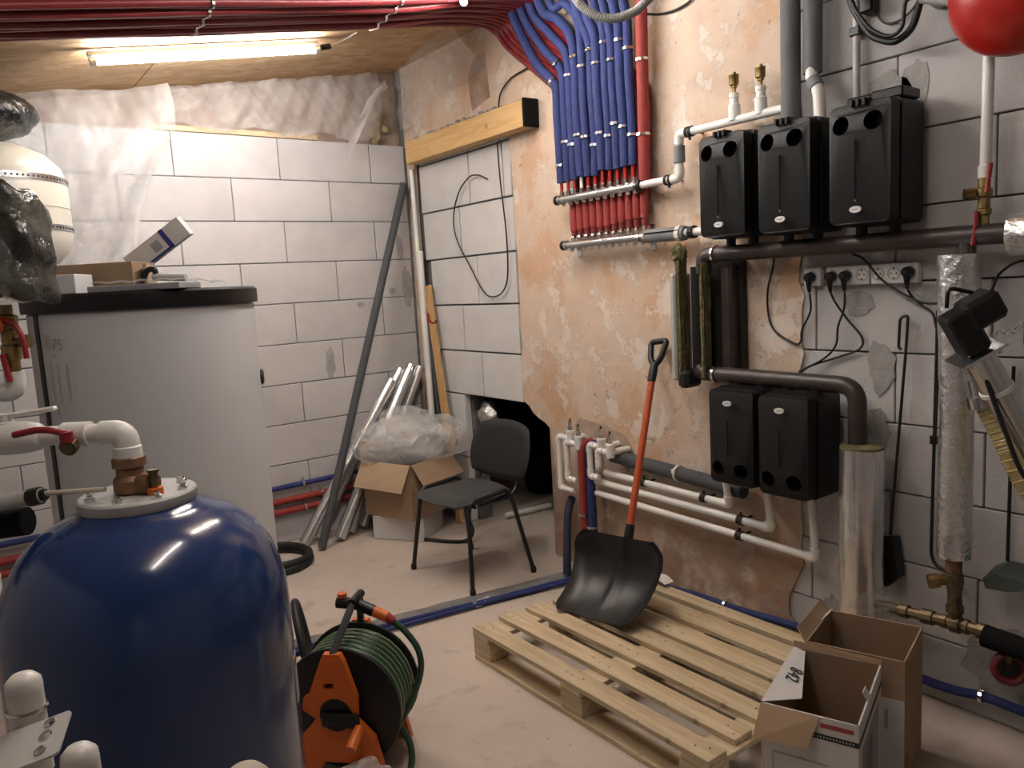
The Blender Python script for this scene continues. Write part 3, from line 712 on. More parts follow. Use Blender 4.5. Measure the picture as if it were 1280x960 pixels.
for y, z, l in ((1.731, 1.562, 'black plug in the single socket at the plaster edge'), (1.643, 1.561, 'black plug in the triple socket, next to the single one'),
                (1.586, 1.562, 'black plug in the middle of the triple socket'), (1.353, 1.566, 'black plug at the far end of the second triple socket')): plug(y, z, l)
cable('power_cable', 'black cable looping from the single socket up to the header pipe', [(2.728, 1.731, 1.50), (2.755, 1.745, 1.43), (2.758, 1.785, 1.355), (2.758, 1.79, 1.31), (2.758, 1.82, 1.30), (2.757, 1.91, 1.35), (2.758, 1.94, 1.42), (2.75, 1.935, 1.52), (2.74, 1.90, 1.62), (2.715, 1.88, 1.70)])
cable('power_cable', 'black cable from the triple socket swinging wide towards the brown pipe', [(2.728, 1.643, 1.50), (2.76, 1.642, 1.46), (2.765, 1.60, 1.40), (2.765, 1.54, 1.33), (2.765, 1.55, 1.285), (2.765, 1.64, 1.25), (2.755, 1.74, 1.215), (2.72, 1.77, 1.19)])
cable('power_cable', 'black cable from the triple socket dropping straight to the brown pipe', [(2.728, 1.586, 1.50), (2.748, 1.60, 1.44), (2.748, 1.625, 1.37), (2.75, 1.635, 1.30), (2.76, 1.69, 1.245), (2.745, 1.76, 1.205), (2.725, 1.78, 1.19)])
cable('power_cable', 'black cable crossing the second triple socket towards the hanging rod', [(2.70, 1.54, 1.64), (2.72, 1.51, 1.62), (2.732, 1.45, 1.545), (2.735, 1.38, 1.495), (2.735, 1.31, 1.46), (2.735, 1.26, 1.455), (2.70, 1.22, 1.46)])
cable('power_cable', 'black cable from the last plug down to the bent black rod', [(2.728, 1.353, 1.505), (2.75, 1.345, 1.475), (2.75, 1.31, 1.445), (2.745, 1.275, 1.42), (2.745, 1.262, 1.37)])

# ------------------------------------------------------------ hanging boiler tools
t = thing('ash_rake', 'black fire tool hanging beside the plug sockets, flat black scoop at its foot', 'fire tool', (2.74, 1.40, .40))
obj('rod', tube(new(), fillet([(2.748, 1.383, 1.29), (2.748, 1.393, 1.30), (2.748, 1.388, 1.405), (2.748, 1.36, 1.415), (2.748, 1.366, 1.30), (2.745, 1.415, .60)], .015), .0055, 8), 'black_paint', t, smooth=60)
bm = new(); poly(bm, [[(1.475, .575), (1.385, .60), (1.365, .455), (1.40, .415), (1.44, .40), (1.465, .46)]], lambda a, b: V(2.755, a, b), lambda a, b: V(2.70+.3*(.6-b)*0, a, b)); obj('scoop', bm, 'black_plastic', t, smooth=0)
t = thing('poker', 'long black rod bent at the foot, hanging beside the foil wrapped pipe', 'fire tool', (2.74, 1.26, .51))
obj('rod', tube(new(), fillet([(2.745, 1.258, 1.43), (2.745, 1.268, .56), (2.745, 1.255, .525), (2.735, 1.19, .508)], .02), .006, 8), 'black_paint', t, smooth=60)
obj('second_rod', cyl(new(), (2.74, 1.245, 1.40), (2.742, 1.258, .98), .004, 8), 'black_paint', t)
bm = new(); clip(bm, (2.745, 1.264, .97), (0, 0, 1), .010); clip(bm, (2.745, 1.264, .985), (0, 0, 1), .010); obj('hook_collar', bm, 'black_paint', t)
t = thing('ash_shovel', 'dark ash shovel with grey-green blade hanging near the yellow hose', 'fire tool', (2.74, 1.02, .54))
obj('rod', cyl(new(), (2.748, 1.022, 1.25), (2.748, 1.024, .60), .006, 8), 'black_paint', t)
obj('blade', poly(new(), [[(1.06, .575), (1.02, .60), (.93, .60), (.93, .57), (.985, .55), (1.05, .545)]], lambda a, b: V(2.755, a, b), lambda a, b: V(2.65, a, b-.02)), 'ash_green', t, smooth=0)
t = thing('poker', 'black U-shaped fire rod hanging beside the foil wrapped header', 'fire tool', (2.745, .99, 1.25))
obj('rod', tube(new(), fillet([(2.74, .985, 1.60), (2.745, .99, 1.32), (2.745, .96, 1.315), (2.745, .955, 1.5)], .01), .006, 8), 'black_paint', t, smooth=60)

# ------------------------------------------------------------ foil pipe, fittings, red vessel
t = thing('insulated_pipe', 'tall crinkled foil-wrapped pipe standing at the block wall behind the black motor', 'pipe', (2.62, 1.137, .60))
n = 26; P = [(2.62, 1.137, .62+.995*i/n) for i in range(n+1)]
obj('foil_jacket', tube(new(), P, [.052+.014*max(0, (i-15)/11) for i in range(n+1)], 22, jit=.02), 'foil', t, smooth=70)
obj('steel_pipe', cyl(new(), (2.62, 1.137, .57), (2.62, 1.137, .70), .026), 'copper_stain', t)
t = thing('brass_fitting', 'stained brass valve and tee assembly below the tall foil pipe', 'pipe fitting', (2.62, 1.13, .36))
def nutrod(bm, a, b, segs):
    a, b = Vector(a), Vector(b); d = b-a; prof = []; 
    for (u0, u1, r) in segs: prof += [(r, u0*d.length), (r, u1*d.length)]
    return lathe(bm, prof, a, d.normalized(), 10)
obj('valve_body', nutrod(new(), (2.62, 1.133, .58), (2.62, 1.13, .40), [(0, .12, .022), (.12, .3, .027), (.3, .42, .024), (.42, .72, .022), (.72, .86, .027), (.86, 1, .021)]), 'old_brass', t)
obj('side_outlet', nutrod(new(), (2.62, 1.15, .535), (2.58, 1.20, .525), [(0, .5, .018), (.5, 1, .024)]), 'brass', t)
obj('tee', nutrod(new(), (2.62, 1.17, .383), (2.62, 1.085, .387), [(0, .2, .024), (.2, .35, .020), (.35, .7, .030), (.7, .85, .02), (.85, 1, .025)]), 'old_brass', t)
obj('branch', nutrod(new(), (2.62, 1.17, .383), (2.62, 1.36, .372), [(0, .15, .02), (.15, .35, .026), (.35, .6, .018), (.6, .75, .024), (.75, 1, .018)]), 'old_brass', t)
obj('outlet', nutrod(new(), (2.62, 1.085, .387), (2.61, .98, .392), [(0, .3, .02), (.3, .6, .027), (.6, 1, .019)]), 'old_brass', t)
t = thing('insulated_pipe', 'black insulated pipe leaving the brass tee along the wall', 'pipe', (2.62, .8, .35))
obj('insulation', tube(new(), spline([(2.60, 1.03, .385), (2.60, .95, .38), (2.60, .8, .37), (2.61, .55, .36), (2.62, -.4, .35), (2.62, -1.68, .34)]), .037, 14), 'black_matte', t, smooth=60)
t = thing('hand_wheel', 'round dark red hand wheel low on the wall below the black insulated pipe', 'valve', (2.60, .955, .26))
ax = Vector((-.75, -.5, .25))
torus(bm := new(), (2.60, .955, .30), ax, .042, .013, 24, 8); obj('rim', bm, 'wheel_red', t)
bm = new(); lathe(bm, [(.012, -.01), (.012, .012)], (2.60, .955, .30), ax, 12); lathe(bm, [(.037, -.006), (.037, .0)], (2.60, .955, .30), ax, 20); obj('hub', bm, 'black_plastic', t)
cyl(bm := new(), (2.61, .962, .297), (2.60, .957, .357), .012); obj('stem', bm, 'old_brass', t)
t = thing('plastic_bag', 'clear crumpled plastic bag behind the open brown carton', 'plastic bag', (2.62, 1.43, .30))
bm = new(); bmesh.ops.create_icosphere(bm, subdivisions=4, radius=1)
for v in bm.verts:
    q = 1+.18*sin(v.co.x*7+v.co.y*5)+.12*sin(v.co.z*9+v.co.y*6); v.co = V(2.62+v.co.x*.06*q, 1.42+v.co.y*.10*q, .37+v.co.z*.055*q)
obj('bag', bm, 'clear_wrap', t, smooth=80)
cyl(bm := new(), (2.62, 1.36, .372), (2.62, 1.50, .367), .018); obj('pipe_stub', bm, 'old_brass', t)

t = thing('expansion_vessel', 'red round expansion vessel high on the block wall', 'expansion vessel', (2.55, .96, 2.16))
prof = [(.001, -.15), (.06, -.145), (.12, -.12), (.165, -.075), (.19, -.02), (.194, 0), (.19, .02), (.165, .075), (.12, .12), (.06, .145), (.001, .15)]
obj('shell', lathe(new(), prof, (2.55, .955, 2.355), (-1, 0, .1), 40), 'red_paint', t, smooth=60)
obj('flange', lathe(new(), [(.001, .148), (.055, .147), (.065, .150), (.065, .160), (.05, .163), (.001, .163)], (2.55, .955, 2.355), (-.93, -.3, .1), 24), 'pp_grey', t)
obj('bolt', lathe(new(), [(.010, .163), (.010, .18), (.006, .182)], (2.55, .955, 2.355), (-.93, -.3, .1), 6), 'chrome', t, smooth=0)
obj('bracket', cyl(new(), (2.60, 1.10, 2.37), (2.60, 1.25, 2.43), .028), 'pp_grey', t)
obj('wall_arm', cyl(new(), (2.60, 1.24, 2.425), (2.778, 1.28, 2.44), .02), 'pp_grey', t)
t = thing('white_pipe', 'white plastic pipe dropping from the red vessel to brass valves', 'pipe', (2.655, 1.08, 1.84))
obj('run', cyl(new(), (2.655, 1.078, 2.24), (2.655, 1.081, 1.85), .0165, 16), 'pp_white', t)
obj('adapter', lathe(new(), [(.021, 0), (.021, .035), (.017, .04)], (2.655, 1.081, 1.845), n=16), 'pp_white', t)
t = thing('ball_valve', 'brass drain and ball valve with red levers under the white pipe', 'valve', (2.655, 1.082, 1.69))
obj('body', lathe(new(), [(.016, 0), (.016, .03), (.021, .034), (.021, .05), (.017, .054), (.017, .085), (.023, .09), (.023, .112), (.017, .116), (.017, .145)], (2.655, 1.083, 1.70), n=10), 'brass', t)
obj('side_outlet', nutrod(new(), (2.655, 1.09, 1.80), (2.625, 1.13, 1.80), [(0, .4, .012), (.4, 1, .018)]), 'brass', t)
for p, q in (((2.63, 1.065, 1.80), (2.632, 1.058, 1.885)), ((2.635, 1.095, 1.745), (2.625, 1.10, 1.64))):
    bm = tube(new(), [p, Vector(p).lerp(Vector(q), .3), q], [.008, .006, .008], 8); obj('lever', bm, 'red_handle', t)
t = thing('insulated_pipe', 'crinkled foil insulation wrapped around the end of the brown header', 'pipe', (2.655, .8, 1.60))
obj('foil_jacket', tube(new(), [(2.655, 1.0-.05*i, 1.668) for i in range(53)], .068, 20, jit=.03), 'foil', t, smooth=70)
cable('power_cable', 'black cable running behind the tall foil pipe to the foil header', [(2.70, .80, 1.55), (2.72, .98, 1.585), (2.73, 1.06, 1.55), (2.735, 1.09, 1.49), (2.735, 1.13, 1.46)])

# ------------------------------------------------------------ auger motor with steel duct and hose
t = thing('auger_motor', 'black motor unit clamped to a steel duct in front of the foil pipe', 'motor', (2.33, .98, 1.2))
e1 = Vector((.42, -.28, -.86)).normalized()       # duct direction, down to the right
s1 = Vector((.62, -.62, .50)); s1 = (s1-e1*s1.dot(e1)).normalized(); n1 = e1.cross(s1)
R1 = Matrix((e1, s1, n1)).transposed(); o1 = Vector((2.335, 1.0, 1.40))
obj('gearbox', box(new(), o1+e1*.005, (.13, .075, .08), R1, .008), 'black_plastic', t, smooth=0)
obj('motor', box(new(), o1+s1*.065-e1*.028, (.085, .10, .09), R1, .012), 'black_plastic', t, smooth=0)
obj('nameplate', box(new(), o1+s1*.085-n1*.0455+e1*.0-e1*.01, (.03, .05, .002), R1), 'print_grey', t, smooth=0)
obj('handle', tube(new(), fillet([o1-e1*.07+s1*.0-n1*.03, o1-e1*.12+s1*.03-n1*.03, o1-e1*.07+s1*.08-n1*.03], .02), .006, 8), 'black_plastic', t, smooth=60)
obj('flange', box(new(), o1+e1*.078, (.008, .13, .12), R1), 'steel', t, smooth=0)
obj('duct', cyl(new(), o1+e1*.08, o1+e1*.55, .043, 24), 'steel', t)
bm = new(); lathe(bm, [(.043, 0), (.047, 0), (.047, .012), (.043, .012)], o1+e1*.2, e1, 24, cap=False); obj('cable_tie', bm, 'paper', t)
bm = new()
for k in range(9): torus(bm, o1+e1*.09+s1*(.05+.014*k)-n1*.05+V(0, 0, .01*sin(k*.7)), V(1, k % 2, .3), .006, .0017, 10, 5)
obj('chain', bm, 'chrome', t)
for a_, b_ in ((-.04, .05), (.04, .05), (.05, -.04)):
    obj('bolt', cyl(new(), o1+e1*.074+s1*a_+n1*b_, o1+e1*.094+s1*a_+n1*b_, .006, 6), 'chrome', t, smooth=0)
t = thing('flexible_hose', 'yellowish clear corrugated hose hanging below the steel duct', 'hose', (2.42, .86, .75))
P = spline([(2.545, 1.005, 1.165), (2.55, .98, 1.11), (2.552, .945, 1.04), (2.55, .89, .93), (2.55, .80, .82), (2.54, .66, .70), (2.53, .53, .50), (2.52, .46, .25), (2.52, .44, .055)], 16)
obj('hose', tube(new(), P, [.046+.004*(i % 2) for i in range(len(P))], 20), 'hose_clear', t, smooth=60)
bm = new()
for i in range(2, len(P)-2, 4): torus(bm, P[i], P[i+1]-P[i-1], .047, .0022, 20, 5)
obj('spiral_rib', bm, 'hose_yellow', t)
obj('collar', lathe(new(), [(.036, 0), (.036, .05), (.050, .05), (.050, .085)], (2.525, 1.03, 1.235), (.1, -.15, -.9), 20), 'steel', t)
cable('power_cable', 'thick black cable hanging in front of the yellowish hose', [(2.36, .97, 1.33), (2.37, .93, 1.2), (2.385, .90, 1.1), (2.41, .86, .98), (2.46, .78, .88)], .007)

# ------------------------------------------------------------ white pipes low on the plaster wall
G = 'white pipes low on the plaster wall'
for pts, lab in (([(2.69, 2.89, .602), (2.69, 2.10, .588), (2.66, 2.10, .72)], 'short white pipe, topmost of three, feeding the lower pump by the shovel'),
                 ([(2.69, 2.985, .545), (2.69, 1.89, .528), (2.66, 1.89, .72)], 'white pipe, middle of three low on the plaster wall'),
                 ([(2.69, 2.99, .480), (2.69, 1.685, .450), (2.66, 1.685, .72)], 'long white pipe, lowest of three, turning up under the pump elbow')):
    t = pipe_thing('white_pipe', lab, pts, .0165, 'pp_white', group=G)
    bm = new()
    for f_ in (.35, .82) if pts[0][1] < 2.9 else (.86,) if pts[0][2] > .5 else (.72,):
        p = Vector(pts[0]).lerp(Vector(pts[1]), f_)
        for q in (-.008, .008): clip(bm, p+V(0, q, 0), (0, 1, 0), .018)
        cyl(bm, p, p+V(.076, 0, 0), .005); cyl(bm, p+V(0, 0, .016), p+V(0, 0, .034), .006)
    obj('pipe_clamp', bm, 'dark_steel', t, smooth=0)
t = thing('insulated_pipe', 'dark grey insulated pipe above the three white pipes', 'pipe', (2.72, 2.5, .63))
obj('insulation', tube(new(), [(2.725, 2.86, .688), (2.725, 2.5, .672), (2.725, 2.05, .65)], .034, 16), 'grey_foam', t)
bm = new(); clip(bm, (2.725, 2.42, .669), (0, 1, 0), .036); box(bm, (2.69, 2.42, .685), (.012, .02, .02)); obj('strap', bm, 'paper', t, smooth=0)
G = 'white pipe loops with shut-off stems'
def loop(yv, yh, zt, zb, x, ye, lab):
    pts = [(x, ye, zb), (x, yv, zb), (x, yv, zt), (x, yh, zt)]
    if zb is None: pts = pts[1:]
    t = pipe_thing('pipe_loop', lab, pts, .0155, 'pp_white', group=G, fil=.03)
    obj('tee', lathe(new(), [(.021, -.025), (.021, .03), (.024, .03), (.024, .045), (.014, .047)], (x, yh, zt), n=16), 'pp_white', t)
    obj('wall_elbow', cyl(new(), (x, yh, zt), (XW+.01, yh-.01, zt), .017), 'pp_white', t)
    obj('valve_stem', lathe(new(), [(.013, 0), (.013, .022), (.010, .024), (.010, .05)], (x, yh, zt+.047), n=10), 'chrome', t)
    obj('stem_tip', lathe(new(), [(.005, 0), (.005, .012)], (x, yh, zt+.097), n=8), 'black_plastic', t)
    return t
loop(3.237, 3.135, .752, .462, 2.675, 3.12, 'white pipe loop with metal stem nearest the dark wall opening')
loop(3.160, 3.06, .732, .527, 2.665, 3.085, 'white pipe loop with metal stem beside the red sleeve')
loop(2.962, 2.872, .745, .577, 2.655, 2.90, 'white pipe loop with metal stem beside the blue sleeve')
loop(2.886, 2.797, .728, .640, 2.645, 2.875, 'short white pipe loop with metal stem above the topmost white pipe')
for y, m_, lab in ((3.05, 'red_foam', 'red foam insulated pipe dropping to the floor between white loops'), (2.985, 'blue_foam', 'blue foam insulated pipe dropping to the floor between white loops')):
    t = thing('insulated_pipe', lab, 'pipe', (2.67, y, 0))
    obj('sleeve', tube(new(), fillet([(2.75, y, .735), (2.675, y, .735), (2.675, y, .0)], .03), .0225, 14, jit=.015), m_, t, smooth=60)
    bm = new(); clip(bm, (2.675, y, .345 if m_ == 'red_foam' else .29), (0, 0, 1), .024); box(bm, (2.648, y, .345 if m_ == 'red_foam' else .29), (.006, .03, .01)); obj('strap', bm, 'chrome', t, smooth=0)
t = thing('insulated_pipe', 'dark blue insulated stub leaning from the wall to the floor by the red sleeve', 'pipe', (2.60, 3.10, 0))
obj('sleeve', tube(new(), spline([(2.72, 3.20, .40), (2.66, 3.17, .33), (2.60, 3.12, .15), (2.575, 3.10, .02)]), .022, 12), mat('navy_foam', (.02, .026, .05), .8, var=.3, scale=20), t, smooth=60)
obj_b = bm = new(); poly(bm, [[(2.74, .70), (2.80, .79), (2.95, .83), (3.16, .85), (3.2, .80), (3.05, .74), (2.9, .70), (2.8, .60)]], lambda a, b: V(XW-.002, a, b), lambda a, b: V(XW+.004, a, b)); obj('broken_plaster', bm, 'rubble', wr, smooth=0)

# ------------------------------------------------------------ blue pipes on the floor
t = thing('floor_pipe', 'blue insulated pipe clipped along the foot of the plaster wall', 'pipe', (2.72, 1.6, .05))
P = spline([(2.70, 2.72, .07), (2.725, 2.35, .088), (2.73, 2.1, .092), (2.73, 1.74, .112), (2.735, 1.25, .082), (2.735, 1.08, .10), (2.735, .95, .098), (2.73, .4, .09), (2.73, -.6, .09), (2.73, -1.68, .09)])
obj('sleeve', tube(new(), P, .0165, 10), 'blue_foam', t, smooth=60)
bm = new()
for y, z in ((2.167, .092), (1.74, .112), (1.086, .10)): clip(bm, (2.73, y, z), (0, 1, 0), .018); box(bm, (2.748, y, z+.02), (.03, .012, .006))
obj('clip', bm, 'chrome', t, smooth=0)
G = 'blue pipes lying on the grey floor strip'
for dy, x0, x1, r, lab in ((.0, .3, 2.69, .0125, 'thin blue pipe along the grey floor strip, on the chair side'), (-.03, .3, 2.66, .011, 'thin blue pipe along the grey floor strip, on the pallet side')):
    P = spline([(x, 3.475+dy-.168*x+.006*sin(x*5+dy*90), .006+r) for x in [x0+(x1-x0)*k/8 for k in range(9)]], 4)
    tag(obj('floor_pipe', tube(new(), P, r, 8), 'blue_foam', smooth=60), lab, 'pipe', G)
bm = sheet(new(), lambda u, v: V(1.98+.10*u, 3.10+.07*v, .012+.02*abs(sin(u*6+v*3))*sin(v*pi)), 10, 8)
tag(obj('plastic_scrap', bm, 'poly_bag', smooth=80), 'scrap of clear plastic lying on the floor strip by the chair leg', 'plastic scrap')
# blue and red pipes along the back wall
for k, (z, m_, lab) in enumerate(((.375, 'blue_foam', 'blue insulated pipe clipped low along the block wall'), (.285, 'red_foam', 'upper red insulated pipe clipped low along the block wall'), (.215, 'red_foam', 'lower red insulated pipe clipped low along the block wall'))):
    t = thing('wall_pipe', lab, 'pipe', (1.5, YW-.03, z-.02))
    obj('sleeve', tube(new(), spline([(-1.3, YW-.03, z-.0), (.5, YW-.032, z+.003), (1.45, YW-.03, z), (2.2, YW-.03, z+.006), (2.72, YW-.03, z)]), .022 if k else .017, 10), m_, t, smooth=60)
    bm = new()
    for x in ((1.80,), (1.92,), (1.80,))[k]: clip(bm, (x, YW-.03, z), (1, 0, 0), .0235 if k else .0185); box(bm, (x, YW-.02, z+.03), (.008, .035, .02))
    obj('clip', bm, 'chrome', t, smooth=0)
obj('block_chase', box(new(), (1.3, YW+.0, .30), (.02, .004, .30)), 'render_patch', wb, smooth=0)

# ------------------------------------------------------------ pallet
t = thing('pallet', 'unpainted wooden pallet lying on the concrete floor', 'pallet', (2.16, 2.06, 0))
rz = Matrix.Rotation(radians(.3), 3, 'Z')
def pw(x, y, z): return Vector((2.16, 2.06, 0))+rz @ Vector((x, y, z))
hw = .465; hl = .635
bx = [(-.465, .088), (-.318, .088), (-.172, .092), (-.036, .094), (.086, .105), (.230, .118), (.388, .077)]
def pbox(name, c, s, m='pine', bev=.002):
    o = bpy.data.objects.new(name, finish(box(new(), (0, 0, 0), s, None, bev), name, 0)); COL.objects.link(o); o.data.materials.append(MATS[m])
    o.parent = t; o.location = pw(*c)-t.location; o.rotation_euler = (0, 0, radians(.3)); return o
for k, (x0, wd) in enumerate(bx):
    dl = [0, .012, .012, -.015, .0, .006, 0][k]
    o = pbox('top_board', (x0+wd/2, dl, .133+.001*(k % 2)), (wd, 2*hl-.006*k, .021))
for y in (-hl+.055, 0, hl-.055): pbox('cross_board', (0, y, .1115), (2*hw, .11, .021))
for y in (-hl+.06, 0, hl-.06):
    for x in (-hw+.05, 0, hw-.05): pbox('spacer_block', (x, y, .061), (.095, .12, .079))
for x in (-hw+.05, 0, hw-.05): pbox('bottom_board', (x, 0, .0105), (.10, 2*hl-.01, .021))
bmn = new()
for x0, wd in bx:
    for y in (-hl+.04, -hl+.08, -.02, .03, hl-.08, hl-.04): lathe(bmn, [(.004, 0), (.003, .0008)], pw(x0+wd*random.uniform(.25, .75), y, .1440), n=6)
obj('nail_head', bmn, 'dark_steel', t, smooth=0)

# ------------------------------------------------------------ snow shovel
foot = Vector((2.20, 2.39, .148)); top = Vector((2.722, 2.515, 1.295))
u_ = (top-foot).normalized(); s_ = Vector((.05, -.41, 0)); s_ = (s_-u_*s_.dot(u_)).normalized(); n_ = u_.cross(s_)
if n_.x > 0: n_ = -n_
t = thing('snow_shovel', 'black snow shovel with orange shaft leaning from the pallet to the plaster wall', 'shovel', foot)
def blade(a, b, d=0):
    """a across -1..1, b up 0..1"""
    hwid = .205+.05*b
    if b > .8: hwid -= .06*((b-.8)/.2)**2
    if b < .1: hwid -= .035*((.1-b)/.1)**2
    curve = .13*max(0, 1-b/.62)**2+.03*max(0, b-.72)/.28+.05*abs(a)**5
    ridge = .016*math.exp(-(a/.10)**4)*(1 if b > .28 else max(0, b-.1)/.18)
    return foot+s_*(a*hwid)+u_*(.372*b)+n_*(curve+ridge-.055*0+d-.03)
nb, na = 18, 24
bm = new(); F = {}; K = {}
for i in range(na+1):
    for j in range(nb+1):
        a = -1+2*i/na; b = j/nb; F[i, j] = bm.verts.new(blade(a, b)); K[i, j] = bm.verts.new(blade(a, b, -.006))
for i in range(na):
    for j in range(nb):
        bm.faces.new((F[i, j], F[i+1, j], F[i+1, j+1], F[i, j+1])); bm.faces.new((K[i, j], K[i, j+1], K[i+1, j+1], K[i+1, j]))
for i in range(na):
    for j in (0, nb): bm.faces.new((F[i, j], K[i, j], K[i+1, j], F[i+1, j]))
for j in range(nb):
    for i in (0, na): bm.faces.new((F[i, j], F[i, j+1], K[i, j+1], K[i, j]))
zmin = min(v.co.z for v in bm.verts)
for v in bm.verts: v.co.z += .1455-zmin
obj('blade', bm, 'shovel_black', t, smooth=50)
obj('socket', tube(new(), [foot+u_*.20-n_*.056, foot+u_*.32-n_*.054, foot+u_*.40-n_*.050], [.006, .024, .021], 12), 'shovel_black', t, smooth=60)
obj('shaft', cyl(new(), foot+u_*.30-n_*.056, top-u_*.17-n_*.0, .0165, 14), 'orange_handle', t)
gb = top-u_*.20
obj('grip_neck', tube(new(), [gb, gb+u_*.05, gb+u_*.085], [.020, .021, .018], 12), 'black_plastic', t, smooth=60)
sg = Vector((0, 1, .05)); sg = (sg-u_*sg.dot(u_)).normalized()
obj('grip', tube(new(), fillet([gb+u_*.075, gb+u_*.11+sg*.030, gb+u_*.195+sg*.047, gb+u_*.20-sg*.047, gb+u_*.11-sg*.030, gb+u_*.075], .02), .0145, 12), 'black_plastic', t, smooth=60)
bm = sheet(new(), lambda a, b: V(2.585+.06*b, 2.40+.13*a, .150+.012*(1+sin(a*5))+.025*b*a), 8, 6)
tag(obj('paper_scrap', bm, 'paper', smooth=60), 'torn scrap of white paper at the pallet edge by the wall', 'paper')

# ------------------------------------------------------------ chair
# front (towards the room) is -X; feet measured on the floor
t = thing('visitor_chair', 'black visitor chair with grey seat standing by the cartons', 'chair', (2.26, 3.56, 0))
fl_, fr_, rr_, rl_ = V(2.035, 3.83, 0), V(2.065, 3.26, 0), V(2.50, 3.30, 0), V(2.46, 3.87, 0)
dx_ = ((rr_+rl_)/2-(fl_+fr_)/2).normalized(); dy_ = ((fl_+rl_)/2-(fr_+rr_)/2).normalized(); cc = (fl_+fr_+rr_+rl_)/4
def cp(a, b, z): return cc+dx_*a+dy_*b+V(0, 0, z)     # a towards the back, b towards the far side
for s, ff, rf in ((1, fl_, rl_), (-1, fr_, rr_)):
    leg_top_f = cp(-.17, s*.225, .44); leg_top_r = cp(.13, s*.225, .455)
    obj('leg', tube(new(), [ff+V(0, 0, .012), leg_top_f], .0125, 10), 'black_paint', t)
    obj('leg', tube(new(), [rf+V(0, 0, .012), leg_top_r], .0125, 10), 'black_paint', t)
    obj('side_rail', tube(new(), fillet([leg_top_f-V(0, 0, .03), cp(-.155, s*.228, .475), cp(.10, s*.228, .49), leg_top_r-V(0, 0, .02)], .05), .0125, 10), 'black_paint', t, smooth=60)
    for p in (ff, rf): obj('foot_cap', lathe(new(), [(.016, 0), (.016, .03), (.013, .032)], p, n=10), 'black_plastic', t)
    obj('back_upright', tube(new(), fillet([cp(-.05, s*.17, .425), cp(.20, s*.17, .43), cp(.245, s*.17, .52), cp(.275, s*.165, .66)], .06), .010, 10), 'black_paint', t, smooth=60)
bm = new()
for a in (-.12, .10): tube(bm, [cp(a, -.225, .44), cp(a, .225, .44)], .009, 8)
obj('cross_rail', bm, 'black_paint', t)
def pad(bm, f, outline_r, nu=16, nv=16):
    """rounded cushion: f(u,v,w) maps a square -1..1 and side w to the world"""
    T = {}; Bt = {}
    for i in range(nu+1):
        for j in range(nv+1):
            u, v = -1+2*i/nu, -1+2*j/nv
            # squircle mapping
            uu = u*math.sqrt(1-v*v*outline_r); vv = v*math.sqrt(1-u*u*outline_r)
            e = max(abs(u), abs(v)); k = math.sqrt(max(0, 1-e**6))
            T[i, j] = bm.verts.new(f(uu, vv, k)); Bt[i, j] = T[i, j] if e > .999 else bm.verts.new(f(uu, vv, -k))
    for i in range(nu):
        for j in range(nv):
            bm.faces.new((T[i, j], T[i+1, j], T[i+1, j+1], T[i, j+1])); bm.faces.new((Bt[i, j], Bt[i, j+1], Bt[i+1, j+1], Bt[i+1, j]))
    return bm
obj('seat', pad(new(), lambda u, v, k: cp(-.03+.235*u, .225*v*(1-.04*u), .462+.024*k-.02*max(0, -u-.6)+.008*u*u-.006*v*v), .28), 'seat_fabric', t, smooth=60)
obj('backrest', pad(new(), lambda u, v, k: cp(.235+.10*(v*.17+.17)/.34-.024*k-.035*u*u, .265*u*(1-.05*v), .655+.165*v), .30), 'black_chair', t, smooth=60)
cable('floor_hose', 'black hose lying on the floor between the chair and the carton', [(2.55, 4.05, .16), (2.55, 3.98, .07), (2.50, 3.98, .02), (2.42, 4.06, .014), (2.36, 4.16, .014), (2.33, 4.21, .014)], .011, 'rubber', 'hose')
tag(obj('waste_pipe', cyl(new(), (2.97, 4.21, .0215), (3.34, 4.17, .0215), .021), 'pp_white'), 'white plastic pipe lying on the floor inside the wall opening', 'pipe')
t = thing('black_bin', 'black rubble sack standing inside the dark opening in the wall', 'sack', (3.62, 4.60, 0))
bm = new()
prof = [(.10, 0), (.14, .02), (.15, .12), (.14, .28), (.145, .42), (.12, .55), (.05, .60)]
lathe(bm, prof, (3.62, 4.58, 0), n=20)
for v in bm.verts: v.co += Vector((random.uniform(-.012, .012), random.uniform(-.012, .012), 0))
obj('sack', bm, 'black_matte', t, smooth=70)
t = thing('brick', 'broken orange brick lying inside the wall opening behind the chair', 'brick', (3.36, 4.88, 0))
obj('piece', box(new(), (3.36, 4.88, .04), (.12, .25, .08), Matrix.Rotation(.3, 3, 'Z'), .008), 'orange_brick' if 'orange_brick' in MATS else mat('orange_brick', (.42, .17, .08), .9, var=.3, scale=20, bump=.5), t, smooth=0)
bm = new(); bmesh.ops.create_icosphere(bm, subdivisions=3, radius=1)
for v in bm.verts:
    q = 1+.15*sin(v.co.x*8+v.co.z*5)+.1*sin(v.co.y*11); v.co = V(XW+.10+v.co.x*.06*q, 4.18+v.co.y*.08*q, .74+v.co.z*.10*q)
obj('foil_scrap', bm, 'foil', wr, smooth=80)

